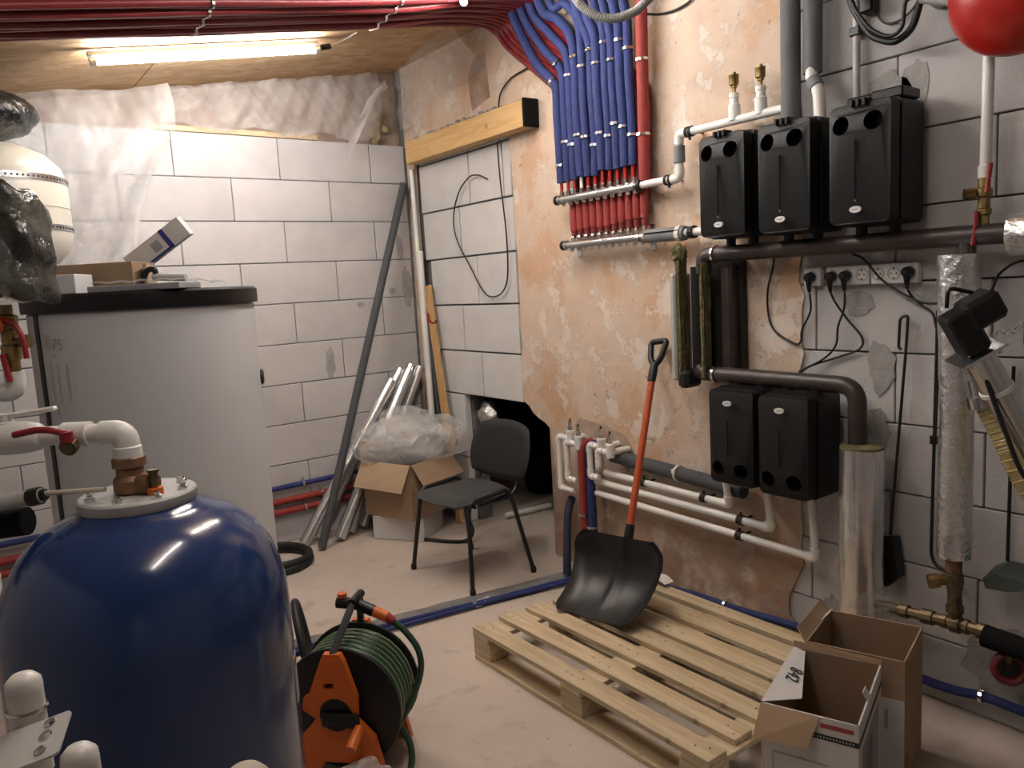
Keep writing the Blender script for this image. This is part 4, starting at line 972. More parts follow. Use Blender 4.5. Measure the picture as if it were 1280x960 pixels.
# ------------------------------------------------------------ things leaning in the corner
tag(obj('long_pole', tube(new(), [(1.772, 4.54, .014), (2.712, 4.832, 2.33)], .0265, 14), 'grey_foam'), 'long dark grey insulated pole leaning across the block wall into the corner', 'pole')
G = 'foil pipe insulation leaning in the corner'
for a, b, r, lab in (((1.715, 4.69, .022), (2.46, 4.745, .99), .036, 'foil insulation tube leaning in the corner, its foot nearest the blue and red pipes'),
                     ((1.83, 4.76, .022), (2.575, 4.825, 1.05), .034, 'foil insulation tube leaning in the corner just behind the dark pole'),
                     ((1.93, 4.62, .024), (2.59, 4.735, 1.04), .038, 'thick foil insulation tube leaning in the corner beside the dark pole foot'),
                     ((2.04, 4.695, .022), (2.66, 4.82, 1.07), .034, 'foil insulation tube with crinkled foot leaning beside the carton'),
                     ((2.16, 4.745, .022), (2.69, 4.745, 1.06), .032, 'foil insulation tube leaning furthest into the corner behind the carton')):
    t = thing('foil_tube', lab, 'insulation tube', a, G)
    a, b = Vector(a), Vector(b); P = [a.lerp(b, i/10) for i in range(11)]
    bm = tube(new(), P, r, 18, cap=False, jit=.012); obj('foil_jacket', bm, 'foil_smooth', t, smooth=60)
    bm = new(); tube(bm, [a+(b-a)*.004, b-(b-a)*.004], r*.55, 14); obj('foam_core', bm, 'grey_foam', t)
tag(obj('white_conduit', tube(new(), [(2.738, 4.72, .0), (2.746, 4.775, 2.42)], .0165, 12), 'pp_white'), 'thin white plastic pipe standing upright in the room corner', 'pipe')
tag(obj('white_conduit', tube(new(), [(2.70, 4.64, .01), (2.738, 4.725, 1.86)], .023, 12), 'pp_white'), 'thicker white plastic pipe leaning in the corner beside the plank', 'pipe')
t = thing('wood_plank', 'narrow brown wooden plank leaning in the corner, red tape near its top', 'plank', (2.72, 4.42, 0))
a, b = V(2.70, 4.37, .005), V(2.745, 4.66, 1.62); d = (b-a).normalized(); sx = V(1, 0, 0); sx = (sx-d*sx.dot(d)).normalized(); R = Matrix((sx, sx.cross(d)*-1, d)).transposed()
obj('board', box(new(), (a+b)/2, (.022, .07, (b-a).length), R, .002), 'plank_wood', t, smooth=0)
torus(bm := new(), a+(b-a)*.87+V(-.012, -.03, 0), (1, .2, .1), .045, .009, 16, 6, -.6, 2.2); obj('red_tape', bm, 'red_handle', t)
tag(obj('dark_pipe', tube(new(), [(2.735, 4.56, .02), (2.75, 4.69, 1.45)], .015, 10), 'grey_foam'), 'dark grey pipe standing between the white pipe and the plank', 'pipe')

# ------------------------------------------------------------ cartons in the corner with plastic bag
ex = Vector((.21, -.285, 0)).normalized(); ey = Vector((-ex.y, ex.x, 0))
if ey.x < 0: ey = -ey
P0 = Vector((2.115, 4.50, 0))                     # left foot of the face towards the camera
def bpnt(a, b, z): return P0+ex*a+ey*b+V(0, 0, z)
Rb = Matrix((ex, ey, Vector((0, 0, 1)))).transposed()
def panel(name, parent, m, pts4, th=.004):
    """thin card panel from four corner points, with real thickness"""
    q = [Vector(p) for p in pts4]; n = (q[1]-q[0]).cross(q[3]-q[0]).normalized()*th
    bm = new(); A_ = [bm.verts.new(p) for p in q]; B_ = [bm.verts.new(p+n) for p in q]
    bm.faces.new(A_[::-1]); bm.faces.new(B_)
    for i in range(4): bm.faces.new((A_[i], A_[(i+1) % 4], B_[(i+1) % 4], B_[i]))
    return obj(name, bm, m, parent, smooth=0)
def carton(name, label, org, ex, ey, L_, W_, z0, z1, m_out, m_in, group=None):
    t = thing(name, label, 'carton', org+V(0, 0, z0))
    def q(a, b, z): return org+ex*a+ey*b+V(0, 0, z)
    e = .005
    for nm, pts in (('front_panel', [q(0, 0, z0), q(L_, 0, z0), q(L_, 0, z1), q(0, 0, z1)]), ('back_panel', [q(L_, W_, z0), q(0, W_, z0), q(0, W_, z1), q(L_, W_, z1)]),
                    ('side_panel', [q(0, W_, z0), q(0, 0, z0), q(0, 0, z1), q(0, W_, z1)]), ('side_panel', [q(L_, 0, z0), q(L_, W_, z0), q(L_, W_, z1), q(L_, 0, z1)])):
        panel(nm, t, m_out, pts, -.004); 
        ins = [Vector(p) for p in pts]; nrm = (ins[1]-ins[0]).cross(ins[3]-ins[0]).normalized()
        panel('lining', t.children[-1] if False else t, m_in, [p-nrm*.0045 for p in ins], -.001)
    obj('base', box(new(), (0, 0, 0), (1, 1, 1)), m_in, t, smooth=0) if False else panel('base', t, m_in, [q(e, e, z0), q(L_-e, e, z0), q(L_-e, W_-e, z0), q(e, W_-e, z0)], .004)
    return t, q
t = thing('white_carton', 'closed white carton on the floor under the open brown carton', 'carton', P0)
obj('body', box(new(), bpnt(.18, .16, .0775), (.36, .32, .155), Rb, .004), 'card_white', t, smooth=0)
exb = Vector((.33, -.944, 0)).normalized(); eyb = Vector((.944, .33, 0)).normalized()
t, q = carton('brown_carton', 'open brown carton full of plastic wrap standing on the white carton', Vector((2.245, 4.175, 0))-exb*.42, exb, eyb, .42, .42, .156, .515, 'card', 'card_inside')
z1 = .515
panel('flap', t, 'card_light', [q(.0, 0, z1), q(.415, 0, z1), q(.405, -.085, z1-.16), q(.01, -.10, z1-.15)])
panel('flap', t, 'card', [q(.42, 0.01, z1), q(.42, .41, z1), q(.515, .41, z1-.12), q(.515, .02, z1-.14)])
panel('flap', t, 'card_light', [q(.0, .42, z1), q(.0, .0, z1), q(-.03, .02, z1+.12), q(-.03, .42, z1+.12)])
panel('flap', t, 'card_light', [q(.0, .42, z1), q(.42, .42, z1), q(.42, .50, z1+.10), q(.0, .47, z1+.13)])
bm = new(); cB = q(.21, .21, .60)
for (ox, oz, rx, ry, rz_, sd) in ((-.15, .0, .17, .15, .13, 1), (.02, .06, .19, .15, .16, 5), (.19, .03, .20, .14, .13, 9), (.01, .02, .24, .16, .14, 13)):
    r_ = bmesh.ops.create_icosphere(bm, subdivisions=4, radius=1)
    for v in r_['verts']:
        p = v.co.copy(); k = .78+.46*mnoise.voronoi(p*1.3+V(sd, 1, 2))[0][0]+.22*mnoise.voronoi(p*3.3+V(1, sd, 2))[0][0]
        v.co = cB+rgt_*(ox+p.x*rx*k)+fwd_*(p.y*ry*k)+V(0, 0, oz+p.z*rz_*k)
tag(obj('plastic_wrap', bm, 'poly_wrap', smooth=28), 'heap of crumpled clear plastic wrap spilling out of the brown carton', 'plastic wrap')

# ------------------------------------------------------------ cartons beside the pallet
o = Vector((1.685, 1.225, 0)); ex = Vector((.085, -.235, 0)).normalized(); ey = Vector((.36, .13, 0)).normalized()
Lx, Wy, zt = .25, .365, .425
t, q = carton('printed_carton', 'open white printed carton beside the pallet, torn flap and black stripe', o, ex, ey, Lx, Wy, 0, zt, 'card_white', 'card_inside')
def onface(name, m, a0, a1, z0, z1, parent, side=0):
    if side == 0: pts = [q(a0, -.0006, z0), q(a1, -.0006, z0), q(a1, -.0006, z1), q(a0, -.0006, z1)]
    else: pts = [q(Lx+.0006, a0, z0), q(Lx+.0006, a1, z0), q(Lx+.0006, a1, z1), q(Lx+.0006, a0, z1)]
    return panel(name, parent, m, pts, .0006)
# tilted front flap hanging outward, bare card on the torn left part
fq = lambda a, k: q(a, -.012*k, zt-.0*k+.0)
o_ = panel('flap', t, 'card_light', [q(0, 0, zt), q(Lx*.62, 0, zt), q(Lx*.52, -.035, zt-.075), q(-.01, -.05, zt-.085)], .004)
panel('flap', t, 'card_white', [q(0, .0, zt), q(.085, .10, zt-.02), q(0, Wy, zt)+(q(.085, .10, zt-.02)-q(0, .0, zt))*.38-ey*.03, q(0, Wy, zt)], .003)
panel('flap', t, 'card', [q(Lx, Wy, zt), q(0, Wy, zt), q(0, Wy+.004, zt+.02), q(Lx, Wy+.004, zt+.012)], -.004)
panel('tape_scrap', t, 'paper', [q(Lx, .13, zt), q(Lx, .17, zt), q(Lx-.012, .16, zt+.03), q(Lx-.012, .12, zt+.03)], .002)
onface('red_print', 'print_red', Lx*.62, Lx*.95, zt-.028, zt-.016, t); onface('black_stripe', 'print_black', Lx*.50, Lx, zt-.062, zt-.047, t)
onface('black_stripe', 'print_black', 0, Wy, zt-.062, zt-.047, t, 1); onface('dark_picture', 'print_grey', .05, Wy-.05, zt-.36, zt-.09, t, 1); onface('dark_picture', 'print_black', .09, Wy-.16, zt-.34, zt-.12, t, 1)
onface('frame_line', 'print_grey', .03, Lx*.7, zt-.135, zt-.133, t); onface('frame_line', 'print_grey', .03, .032, zt-.3, zt-.133, t)
onface('print_mark', 'print_grey', Lx*.86, Lx*.97, zt-.027, zt-.017, t) if False else None
bm = new()
for k in range(14): 
    a_ = Lx*.53+k*.008; c_ = q(a_, -.0014, zt-.0545); box(bm, c_, (.003, .001, .004), Matrix((ex, ey, Vector((0, 0, 1)))).transposed())
obj('stripe_lettering', bm, 'card_white', t, smooth=0)
# handwriting seen upside down on the raised flap
h0, h1, h2, h3 = q(0, .0, zt), q(.085, .10, zt-.02), q(0, Wy, zt)+(q(.085, .10, zt-.02)-q(0, .0, zt))*.38-ey*.03, q(0, Wy, zt)
nf = (h1-h0).cross(h3-h0).normalized()
if nf.z < 0: nf = -nf
cen = h0*.20+h1*.36+h2*.24+h3*.20+nf*.006
text('handwriting', '842', .052, frame(cen, h0-h3, nf), 'print_black', t)
o = Vector((2.105, 1.345, 0)); ex2 = Vector((.09, -.27, 0)).normalized(); ey2 = Vector((.30, .085, 0)).normalized()
o = Vector((2.085, 1.345, 0))
L2, W2, z2 = .285, .275, .425
t, q2 = carton('brown_white_carton', 'open brown and white carton between the printed carton and the wall', o, ex2, ey2, L2, W2, 0, z2, 'card', 'card_inside')
panel('flap', t, 'card', [q2(0, W2, z2), q2(0, 0, z2), q2(-.03, .02, z2+.035), q2(-.03, W2, z2+.035)], .004)
panel('tape_scrap', t, 'paper', [q2(0, .17, z2+.005), q2(0, .22, z2+.005), q2(.02, .23, z2+.028), q2(.02, .19, z2+.028)], .002)
panel('white_print', t, 'card_white', [q2(.0, -.0006, .0), q2(L2, -.0006, 0), q2(L2, -.0006, .30), q2(0, -.0006, .30)], .0006)
for k in range(3): panel('print_mark', t, 'print_grey', [q2(.17+.03*k, -.0014, .20), q2(.18+.03*k, -.0014, .20), q2(.18+.03*k, -.0014, .265), q2(.17+.03*k, -.0014, .265)], .0006)
panel('red_print', t, 'print_red', [q2(L2+.0008, .02, .05), q2(L2+.0008, .06, .05), q2(L2+.0008, .06, .11), q2(L2+.0008, .02, .11)], .0006)

# ------------------------------------------------------------ hot water cylinder
HC = Vector((.62, 3.09, 0)); HR = .387; HZ = 1.592
t = thing('water_cylinder', 'tall white hot water cylinder with black lid and dark seam strip', 'water cylinder', HC)
obj('body', lathe(new(), [(HR-.03, .04), (HR-.01, .05), (HR-.01, HZ-.01), (HR-.02, HZ)], HC, n=72), 'heater_white', t, smooth=30)
obj('base_ring', lathe(new(), [(HR-.05, 0), (HR-.05, .05)], HC, n=48), 'black_matte', t)
obj('lid', lathe(new(), [(HR-.05, HZ-.004), (HR+.004, HZ-.004), (HR+.006, HZ+.004), (HR+.006, HZ+.046), (HR-.004, HZ+.054)], HC, n=72), 'black_plastic', t, smooth=30)
def hp(ang, z, dr=0): return HC+V((HR-.01+dr)*cos(ang), (HR-.01+dr)*sin(ang), z)
def hpatch(name, m, a0, a1, z0, z1, parent, dr=.001):
    bm = new(); n = max(2, int(abs(a1-a0)/.03))
    for i in range(n):
        b0, b1 = a0+(a1-a0)*i/n, a0+(a1-a0)*(i+1)/n
        o8 = [hp(b, z, d_) for d_ in (-.001, dr) for b, z in ((b0, z0), (b1, z0), (b1, z1), (b0, z1))]; vs = [bm.verts.new(p) for p in o8]
        for f_ in ((0, 1, 2, 3), (7, 6, 5, 4), (0, 4, 5, 1), (1, 5, 6, 2), (2, 6, 7, 3), (3, 7, 4, 0)): bm.faces.new([vs[k] for k in f_])
    return obj(name, bm, m, parent, smooth=60)
A0 = -1.76                                        # bearing of the camera from the cylinder
ang_cam = math.atan2(-HC.y, -HC.x)
hpatch('seam_strip', 'black_plastic', ang_cam-1.10, ang_cam-1.03, .06, HZ-.004, t, .004)
lab = hpatch('rating_label', 'heater_white', ang_cam-.92, ang_cam-.66, 1.30, 1.44, t, .0012)
for k, (a_, w_, z_, h_) in enumerate(((-.96, .07, 1.47, .05), (-.88, .05, 1.475, .018), (-.88, .05, 1.445, .012), (-.93, .025, 1.30, .13), (-.84, .022, 1.29, .14), (-.74, .03, 1.30, .12), (-.90, .02, 1.255, .03))):
    hpatch('label_print', 'pp_grey', ang_cam+a_, ang_cam+a_+w_, z_, z_+h_, t, .0018)
aa = ang_cam-.80; nn = V(cos(aa), sin(aa), 0); tt = V(-sin(aa), cos(aa), 0)
text('label_figure', '75', .05, frame(hp(aa, 1.485, .003), tt, nn), 'print_grey', t)
obj('sensor_cap', lathe(new(), [(.03, 0), (.03, .012), (.02, .016)], hp(ang_cam+1.42, 1.30, -.004), V(cos(ang_cam+1.42), sin(ang_cam+1.42), 0), 16), 'black_plastic', t)
LZ = HZ+.054
# things lying on the lid
fwd = V(.587, .80, 0).normalized(); rgt = V(.80, -.597, 0).normalized(); Rl = Matrix((rgt, fwd, V(0, 0, 1))).transposed()
def onlid(px, py, z=0): return HC+rgt*px+fwd*py+V(0, 0, LZ+z)
tag(obj('white_carton', box(new(), onlid(-.155, -.30, .032), (.20, .12, .062), Rl @ Matrix.Rotation(.05, 3, 'Z'), .002), 'card_white', smooth=0), 'small white carton lying on the cylinder lid in front of the brown one', 'carton')
t = thing('brown_carton', 'flat brown carton with open end lying on the cylinder lid', 'carton', onlid(-.08, -.10))
obj('body', box(new(), onlid(-.08, -.12, .052), (.30, .16, .10), Rl @ Matrix.Rotation(-.05, 3, 'Z'), .002), 'card', t, smooth=0)
obj('end_flap', box(new(), onlid(.085, -.13, .05), (.012, .12, .085), Rl @ Matrix.Rotation(.25, 3, 'Z'), .001), 'card_light', t, smooth=0)
obj('end_flap', box(new(), onlid(-.255, -.28, .02), (.05, .09, .04), Rl, .001), 'card', t, smooth=0)
t = thing('part_box', 'small white and blue parts box propped up on the brown carton', 'box', onlid(.06, .06, .10))
Rt = Rl @ Matrix.Rotation(radians(-33), 3, 'Y') @ Matrix.Rotation(.15, 3, 'X'); c0 = onlid(.065, .02, .165)
obj('body', box(new(), c0, (.25, .05, .075), Rt, .001), 'card_white', t, smooth=0)
obj('blue_band', box(new(), c0+Rt @ V(.045, -.0255, 0), (.018, .001, .075), Rt), 'print_blue', t, smooth=0)
obj('blue_band', box(new(), c0+Rt @ V(-.03, -.0255, -.033), (.17, .001, .009), Rt), 'print_blue', t, smooth=0)
obj('print_mark', box(new(), c0+Rt @ V(.0, -.0257, .0), (.035, .001, .035), Rt), 'print_grey', t, smooth=0)
t = thing('manual_bag', 'grey booklet in clear plastic lying on the cylinder lid', 'booklet', onlid(.15, -.22))
obj('booklet', box(new(), onlid(.12, -.24, .011), (.30, .18, .020), Rl, .002), 'print_grey', t, smooth=0)
bm = sheet(new(), lambda u, v: onlid(-.02+.38*u, -.34+.20*v, .024+.008*abs(sin(u*17+v*5))+.006*abs(sin(v*13+u*3))-.016*max(0, u-.7)/.3), 20, 10)
obj('plastic_cover', bm, 'clear_wrap', t, smooth=50)
t = thing('pipe_fitting', 'small black and grey fitting lying on the booklet on the lid', 'fitting', onlid(.15, -.2, .03))
obj('black_end', tube(new(), spline([onlid(.105, -.22, .035), onlid(.12, -.22, .065), onlid(.145, -.22, .07), onlid(.15, -.22, .05)]), .010, 8), 'black_plastic', t, smooth=60)
obj('barrel', cyl(new(), onlid(.14, -.22, .045), onlid(.25, -.22, .037), .013), 'pp_grey', t)

# ------------------------------------------------------------ white expansion vessel and wrapped parts
EC = Vector((.26, 4.36, 0)); ER = .325
t = thing('expansion_vessel', 'white domed expansion vessel strapped up near the block wall', 'expansion vessel', (EC.x, EC.y, 1.78))
prof = [(.05, 1.76), (.17, 1.785), (.25, 1.82), (.30, 1.87), (ER, 1.95), (ER, 2.20), (.305, 2.26), (.25, 2.32), (.16, 2.36), (.05, 2.375)]
obj('shell', lathe(new(), prof, (EC.x, EC.y, 0), n=48), 'ivory', t, smooth=50)
for z in (2.195, 1.975):
    bm = lathe(new(), [(ER-.002, -.014), (ER+.003, -.014), (ER+.003, .014), (ER-.002, .014)], (EC.x, EC.y, z), n=48, cap=False); s_o = obj('perforated_strap', bm, 'steel', t)
    bm = new()
    for k in range(44):
        a = ang = -2.6+k*.07; lathe(bm, [(.005, 0), (.005, .0012)], (EC.x+(ER+.0028)*cos(a), EC.y+(ER+.0028)*sin(a), z), (cos(a), sin(a), 0), 8)
    obj('strap_hole', bm, 'print_black', s_o, smooth=0)
obj('weld_rim', lathe(new(), [(ER-.002, -.004), (ER+.004, 0), (ER-.002, .004)], (EC.x, EC.y, 2.07), n=48, cap=False), 'ivory', t)
bm = new()
for x in (-.12, .12): box(bm, (EC.x+x, 4.72, 2.02), (.03, .30, .03)); box(bm, (EC.x+x, 4.857, 2.0), (.05, .016, .3))
obj('wall_bracket', bm, 'steel', t, smooth=0)
t = thing('wrapped_coil', 'black hose coil wrapped in shiny film on top of the white vessel', 'wrapped coil', (EC.x, EC.y-.12, 2.36))
bm = new(); bmesh.ops.create_uvsphere(bm, u_segments=40, v_segments=20, radius=1)
for v in bm.verts:
    p = v.co; q_ = 1+.03*sin(p.x*14+p.z*6)+.02*sin(p.y*23+p.z*9)
    v.co = V(EC.x-.07+p.x*.30*q_, EC.y-.05+p.y*.26*q_, 2.485+p.z*.135*q_*(1 if p.z > 0 else .85))
obj('film_wrap', bm, mat('wrap_black', (.03, .032, .03), .14, var=.6, scale=18, bump=.9, bscale=22), t, smooth=70)
t = thing('wrapped_pump', 'pump wrapped in glossy black plastic film beside the cylinder lid', 'wrapped pump', (.16, 2.40, 1.62))
WC = Vector((.165, 2.46, 1.775))
bm = box(new(), WC, (.20, .16, .30), Rl, .03, 3); bmesh.ops.subdivide_edges(bm, edges=[e for e in bm.edges if e.calc_length() > .05], cuts=7, use_grid_fill=True)
for v in bm.verts:
    p = v.co-WC; v.co += p.normalized()*(.010*sin(p.z*50+p.x*30)+.007*sin(p.x*80-p.z*40))+rgt*(-.02*(p.z > .05)*(p.z-.05)/.1)
obj('film_wrap', bm, mat('wrap_dark', (.022, .022, .020), .12, col2=(.10, .10, .08), scale=9, bump=1.0, bscale=14, lo=.45, hi=.62), t, smooth=60)
bm = new(); bmesh.ops.create_icosphere(bm, subdivisions=3, radius=1)
for v in bm.verts:
    p = v.co.copy(); q_ = 1+.2*sin(p.x*6+p.z*7); v.co = WC+rgt*(.03+p.x*.035*q_)-fwd*(.075+p.y*.02)+V(0, 0, -.06+p.z*.075*q_)
obj('clear_tail', bm, 'clear_wrap', t, smooth=70)
obj('support_arm', cyl(new(), WC-rgt*.08+V(0, 0, -.10), WC-rgt*.17+V(0, 0, -.10), .02), 'pp_white', t)
obj('support_pipe', cyl(new(), WC-rgt*.16+V(0, 0, -.10), WC-rgt*.16+V(0, 0, -1.775), .02), 'pp_white', t)
t = thing('ball_valve', 'brass ball valve with red levers below the film wrapped pump', 'valve', (.14, 2.47, 1.42))
VB = Vector((.150, 2.475, 1.52))
obj('body', lathe(new(), [(.018, -.09), (.018, -.05), (.024, -.045), (.024, -.01), (.019, -.005), (.019, .03), (.025, .035), (.025, .07), (.016, .075), (.016, .10)], VB, n=12), 'brass', t)
obj('lever', tube(new(), fillet([VB+V(0, 0, .06)-fwd*.03, VB+rgt*.035+V(0, 0, .055)-fwd*.03, VB+rgt*.055+V(0, 0, .01)-fwd*.03, VB+rgt*.058+V(0, 0, -.045)-fwd*.03], .015), .0075, 8), 'red_handle', t, smooth=60)
obj('lever', tube(new(), [VB-rgt*.005-fwd*.03+V(0, 0, -.03), VB+rgt*.005-fwd*.03+V(0, 0, -.105)], .008, 8), 'red_handle', t)
obj('orange_knob', lathe(new(), [(.022, 0), (.03, .01), (.03, .035), (.02, .045)], VB-fwd*.02+V(0, 0, .05)-rgt*.02, -fwd, 16), 'orange', t)
obj('side_outlet', nutrod(new(), VB+rgt*.01-fwd*.0, VB+rgt*.055, [(0, .5, .013), (.5, 1, .018)]), 'old_brass', t)
obj('white_elbow', tube(new(), fillet([VB+V(0, 0, -.08), VB+V(0, 0, -.135), VB-rgt*.20+V(0, 0, -.135)], .03), .026, 14), 'pp_white', t, smooth=60)

# ------------------------------------------------------------ blue pressure tank
TC = Vector((.301, 1.79, 0)); TR = .29
t = thing('pressure_tank', 'large blue steel pressure tank with a bolted top flange', 'tank', TC)
prof = [(.10, .03), (.21, .05), (.27, .10), (TR, .19), (TR, .885), (.288, .95), (.280, 1.0), (.264, 1.05), (.235, 1.098), (.195, 1.135), (.155, 1.156), (.125, 1.165), (.118, 1.177), (.10, 1.178)]
obj('shell', lathe(new(), prof, TC, n=80), 'tank_blue', t, smooth=60)
obj('foot_ring', lathe(new(), [(.2, 0), (.2, .08), (.19, .08), (.19, 0)], TC, n=40, cap=False), 'tank_blue', t)
obj('flange', lathe(new(), [(.06, 1.178), (.116, 1.178), (.118, 1.182), (.118, 1.199), (.114, 1.203), (.06, 1.203)], TC, n=48), 'pp_grey', t)
for k in range(8):
    a = k*pi/4+.2; p = TC+V(.096*cos(a), .096*sin(a), 1.202)
    obj('bolt', lathe(new(), [(.011, 0), (.011, .008), (.006, .009), (.006, .014)], p, n=6), 'chrome', t, smooth=0)
def tpatch(name, m, a0, a1, z0, z1):
    bm = new(); n = 6
    for i in range(n):
        b0, b1 = a0+(a1-a0)*i/n, a0+(a1-a0)*(i+1)/n
        vs = [bm.verts.new(TC+V((TR+d_)*cos(b), (TR+d_)*sin(b), z)) for d_ in (-.001, .001) for b, z in ((b0, z0), (b1, z0), (b1, z1), (b0, z1))]
        for f_ in ((0, 1, 2, 3), (7, 6, 5, 4), (0, 4, 5, 1), (1, 5, 6, 2), (2, 6, 7, 3), (3, 7, 4, 0)): bm.faces.new([vs[k] for k in f_])
    return obj(name, bm, m, t, smooth=60)
ac = math.atan2(-TC.y, -TC.x)
tpatch('sticker', 'pp_grey', ac+1.22, ac+1.36, .68, .79); tpatch('sticker_print', 'print_red', ac+1.235, ac+1.345, .765, .788)
t = thing('pipe_assembly', 'white plastic pipe with ball valve and elbow feeding the blue tank', 'pipe', TC+V(0, 0, 1.203))
FT = TC+V(-.01, .0, 1.203)
obj('brass_tee', lathe(new(), [(.030, 0), (.036, .006), (.036, .03), (.028, .04), (.028, .052), (.026, .055)], FT, n=16), 'copper_stain', t)
obj('side_boss', nutrod(new(), FT+V(0, 0, .022)-rgt*.0, FT+rgt*.055-fwd*.02+V(0, 0, .020), [(0, .6, .022), (.6, 1, .024)]), 'copper_stain', t)
obj('union_nut', lathe(new(), [(.028, 0), (.034, .003), (.034, .022), (.028, .026)], FT+V(0, 0, .055), n=8), 'copper_stain', t, smooth=0)
PT = FT+V(0, 0, .132)
lft = V(-.80, .60, 0).normalized()
endp = PT+lft*.42+V(0, 0, -.0)
obj('run', tube(new(), fillet([FT+V(0, 0, .07), PT, PT+lft*.42], .03), .0205, 18), 'pp_white', t, smooth=60)
obj('elbow', tube(new(), fillet([PT+V(0, 0, -.05), PT, PT+lft*.05], .03), .026, 18), 'pp_white', t, smooth=50)
obj('socket', lathe(new(), [(.029, 0), (.029, .022), (.024, .026)], FT+V(0, 0, .078), n=16), 'pp_white', t)
obj('drain_tee', tube(new(), [PT+lft*.075, PT+lft*.13], .027, 16), 'pp_white', t)
obj('drain_cock', nutrod(new(), PT+lft*.10-fwd*.015+V(0, 0, -.01), PT+lft*.10-fwd*.05+V(0, 0, -.022), [(0, .5, .012), (.5, .9, .018), (.9, 1, .014)]), 'old_brass', t)
obj('red_lever', tube(new(), fillet([PT+lft*.10-fwd*.045+V(0, 0, .010), PT+lft*.13-fwd*.05+V(0, 0, .02), PT+lft*.155-fwd*.05+V(0, 0, .022), PT+lft*.205-fwd*.05+V(0, 0, .014)], .01), .007, 8), 'red_handle', t, smooth=60)
obj('lever_hub', lathe(new(), [(.013, 0), (.013, .022)], PT+lft*.10-fwd*.045+V(0, 0, -.008), n=12), 'red_handle', t)
obj('valve_body', tube(new(), [PT+lft*f_ for f_ in (.175, .185, .21, .25, .29, .31, .32)], [.022, .029, .034, .036, .034, .029, .022], 18), 'pp_white', t, smooth=60)
obj('valve_neck', lathe(new(), [(.018, 0), (.018, .012), (.013, .014), (.013, .03)], PT+lft*.25+V(0, 0, .022), n=14), 'pp_white', t)
obj('valve_handle', box(new(), PT+lft*.225+V(0, 0, .050), (.17, .018, .010), Matrix((lft, V(lft.y, -lft.x, 0), V(0, 0, 1))).transposed() @ Matrix.Rotation(.10, 3, 'Y'), .003), 'pp_white', t, smooth=0)
obj('stem', lathe(new(), [(.009, 0), (.009, .03), (.012, .03), (.012, .036)], TC+rgt*.052-fwd*.03+V(0, 0, 1.22), n=8), 'old_brass', t)
obj('stem_collar', lathe(new(), [(.017, 0), (.017, .014)], TC+rgt*.052-fwd*.03+V(0, 0, 1.203), n=14), 'orange', t)
t = thing('level_rod', 'thin beige rod and grey pipe lying from the tank flange to the left', 'pipe', TC-rgt*.15+V(0, 0, 1.22))
obj('rod', cyl(new(), FT+lft*.03-fwd*.05+V(0, 0, .022), FT+lft*.16-fwd*.05+V(0, 0, .020), .0055, 8), 'lever_beige', t)
obj('pipe', cyl(new(), FT+lft*.165-fwd*.05+V(0, 0, .016), FT+lft*.42-fwd*.06+V(0, 0, -.02), .016), 'pp_grey', t)
obj('coupling', nutrod(new(), FT+lft*.155-fwd*.05+V(0, 0, .018), FT+lft*.19-fwd*.05+V(0, 0, .012), [(0, .3, .012), (.3, 1, .019)]), 'black_plastic', t)
obj('insulated_run', cyl(new(), FT+lft*.22-fwd*.02+V(0, 0, -.045), FT+lft*.55-fwd*.03+V(0, 0, -.07), .03), 'black_matte', t)

# ------------------------------------------------------------ mounting plate and white elbows near the camera
ZP = Vector((.024, .968, 1.128))
c_r, c_u, c_f = V(.8007, -.5966, -.0552), V(.1207, .0703, .9902), V(.5868, .7995, -.1283)
ux = (c_r*.93+c_u*.33+c_f*.1).normalized(); uy = c_u*.42+c_f*.9-c_r*.28; uy = (uy-ux*uy.dot(ux)).normalized(); uz = ux.cross(uy)
def pp_(a, b, c=0): return ZP+ux*a+uy*b+uz*c
t = thing('mounting_plate', 'white drilled mounting plate with white pipe elbows in front of the tank', 'mounting plate', (-.03, .92, .0))
ol = rrect(-.12, .040, -.030, .030, .005, 3)
hl_ = [circ(.017, .003, .008, .008, 14), circ(-.058, .003, .008, .008, 14)]+[circ(x, y, .005, .005, 10) for x in (.018, -.058) for y in (.021, -.017)]
obj('plate', poly(new(), [ol]+hl_, lambda a, b: pp_(a, b, 0), lambda a, b: pp_(a, b, -.003)), 'card_white', t, smooth=0)
bm = new()
for x in (.018, -.058):
    for y in (.021, -.017): torus(bm, pp_(x, y, .0006), uz, .006, .0009, 14, 5)
obj('hole_rim', bm, 'chrome', t)
for x, y, nm in ((-.022, .052, 'elbow'), (-.012, -.060, 'elbow'), (.054, -.020, 'elbow')):
    a_ = pp_(x, y, -.012)+V(0, 0, {.052: .028, -.060: -.030, -.020: -.028}[y])
    obj(nm, tube(new(), fillet([a_+V(0, 0, .012)+fwd*.0, a_+V(0, 0, -.03), a_+V(0, 0, -.09)], .02), [.017]*2+[.019]*8 if False else .0195, 14), 'pp_white', t, smooth=60)
    obj('elbow_cap', lathe(new(), [(.0195, 0), (.0185, .010), (.012, .017), (.002, .019)], a_+V(0, 0, .012), n=18), 'pp_white', t, smooth=70)
    torus(bm := new(), a_+V(0, 0, -.012), (0, 0, 1), .0195, .003, 18, 6); obj('metal_ring', bm, 'chrome', t)
obj('red_mark', lathe(new(), [(.006, 0), (.004, .005)], pp_(-.030, -.027, .0), uz, 12), 'red_handle', t)
for x in (-.09, -.02): obj('stand_pipe', cyl(new(), pp_(x, -.01, -.012), V(*pp_(x, -.01, 0).xy, 0), .014), 'pp_grey', t)
t = thing('capped_pipe', 'beige capped plastic pipe standing against the front of the blue tank', 'pipe', (.25, .975, 0))
obj('pipe', cyl(new(), (.25, .975, 0), (.25, .975, .965), .026), 'lever_beige', t)
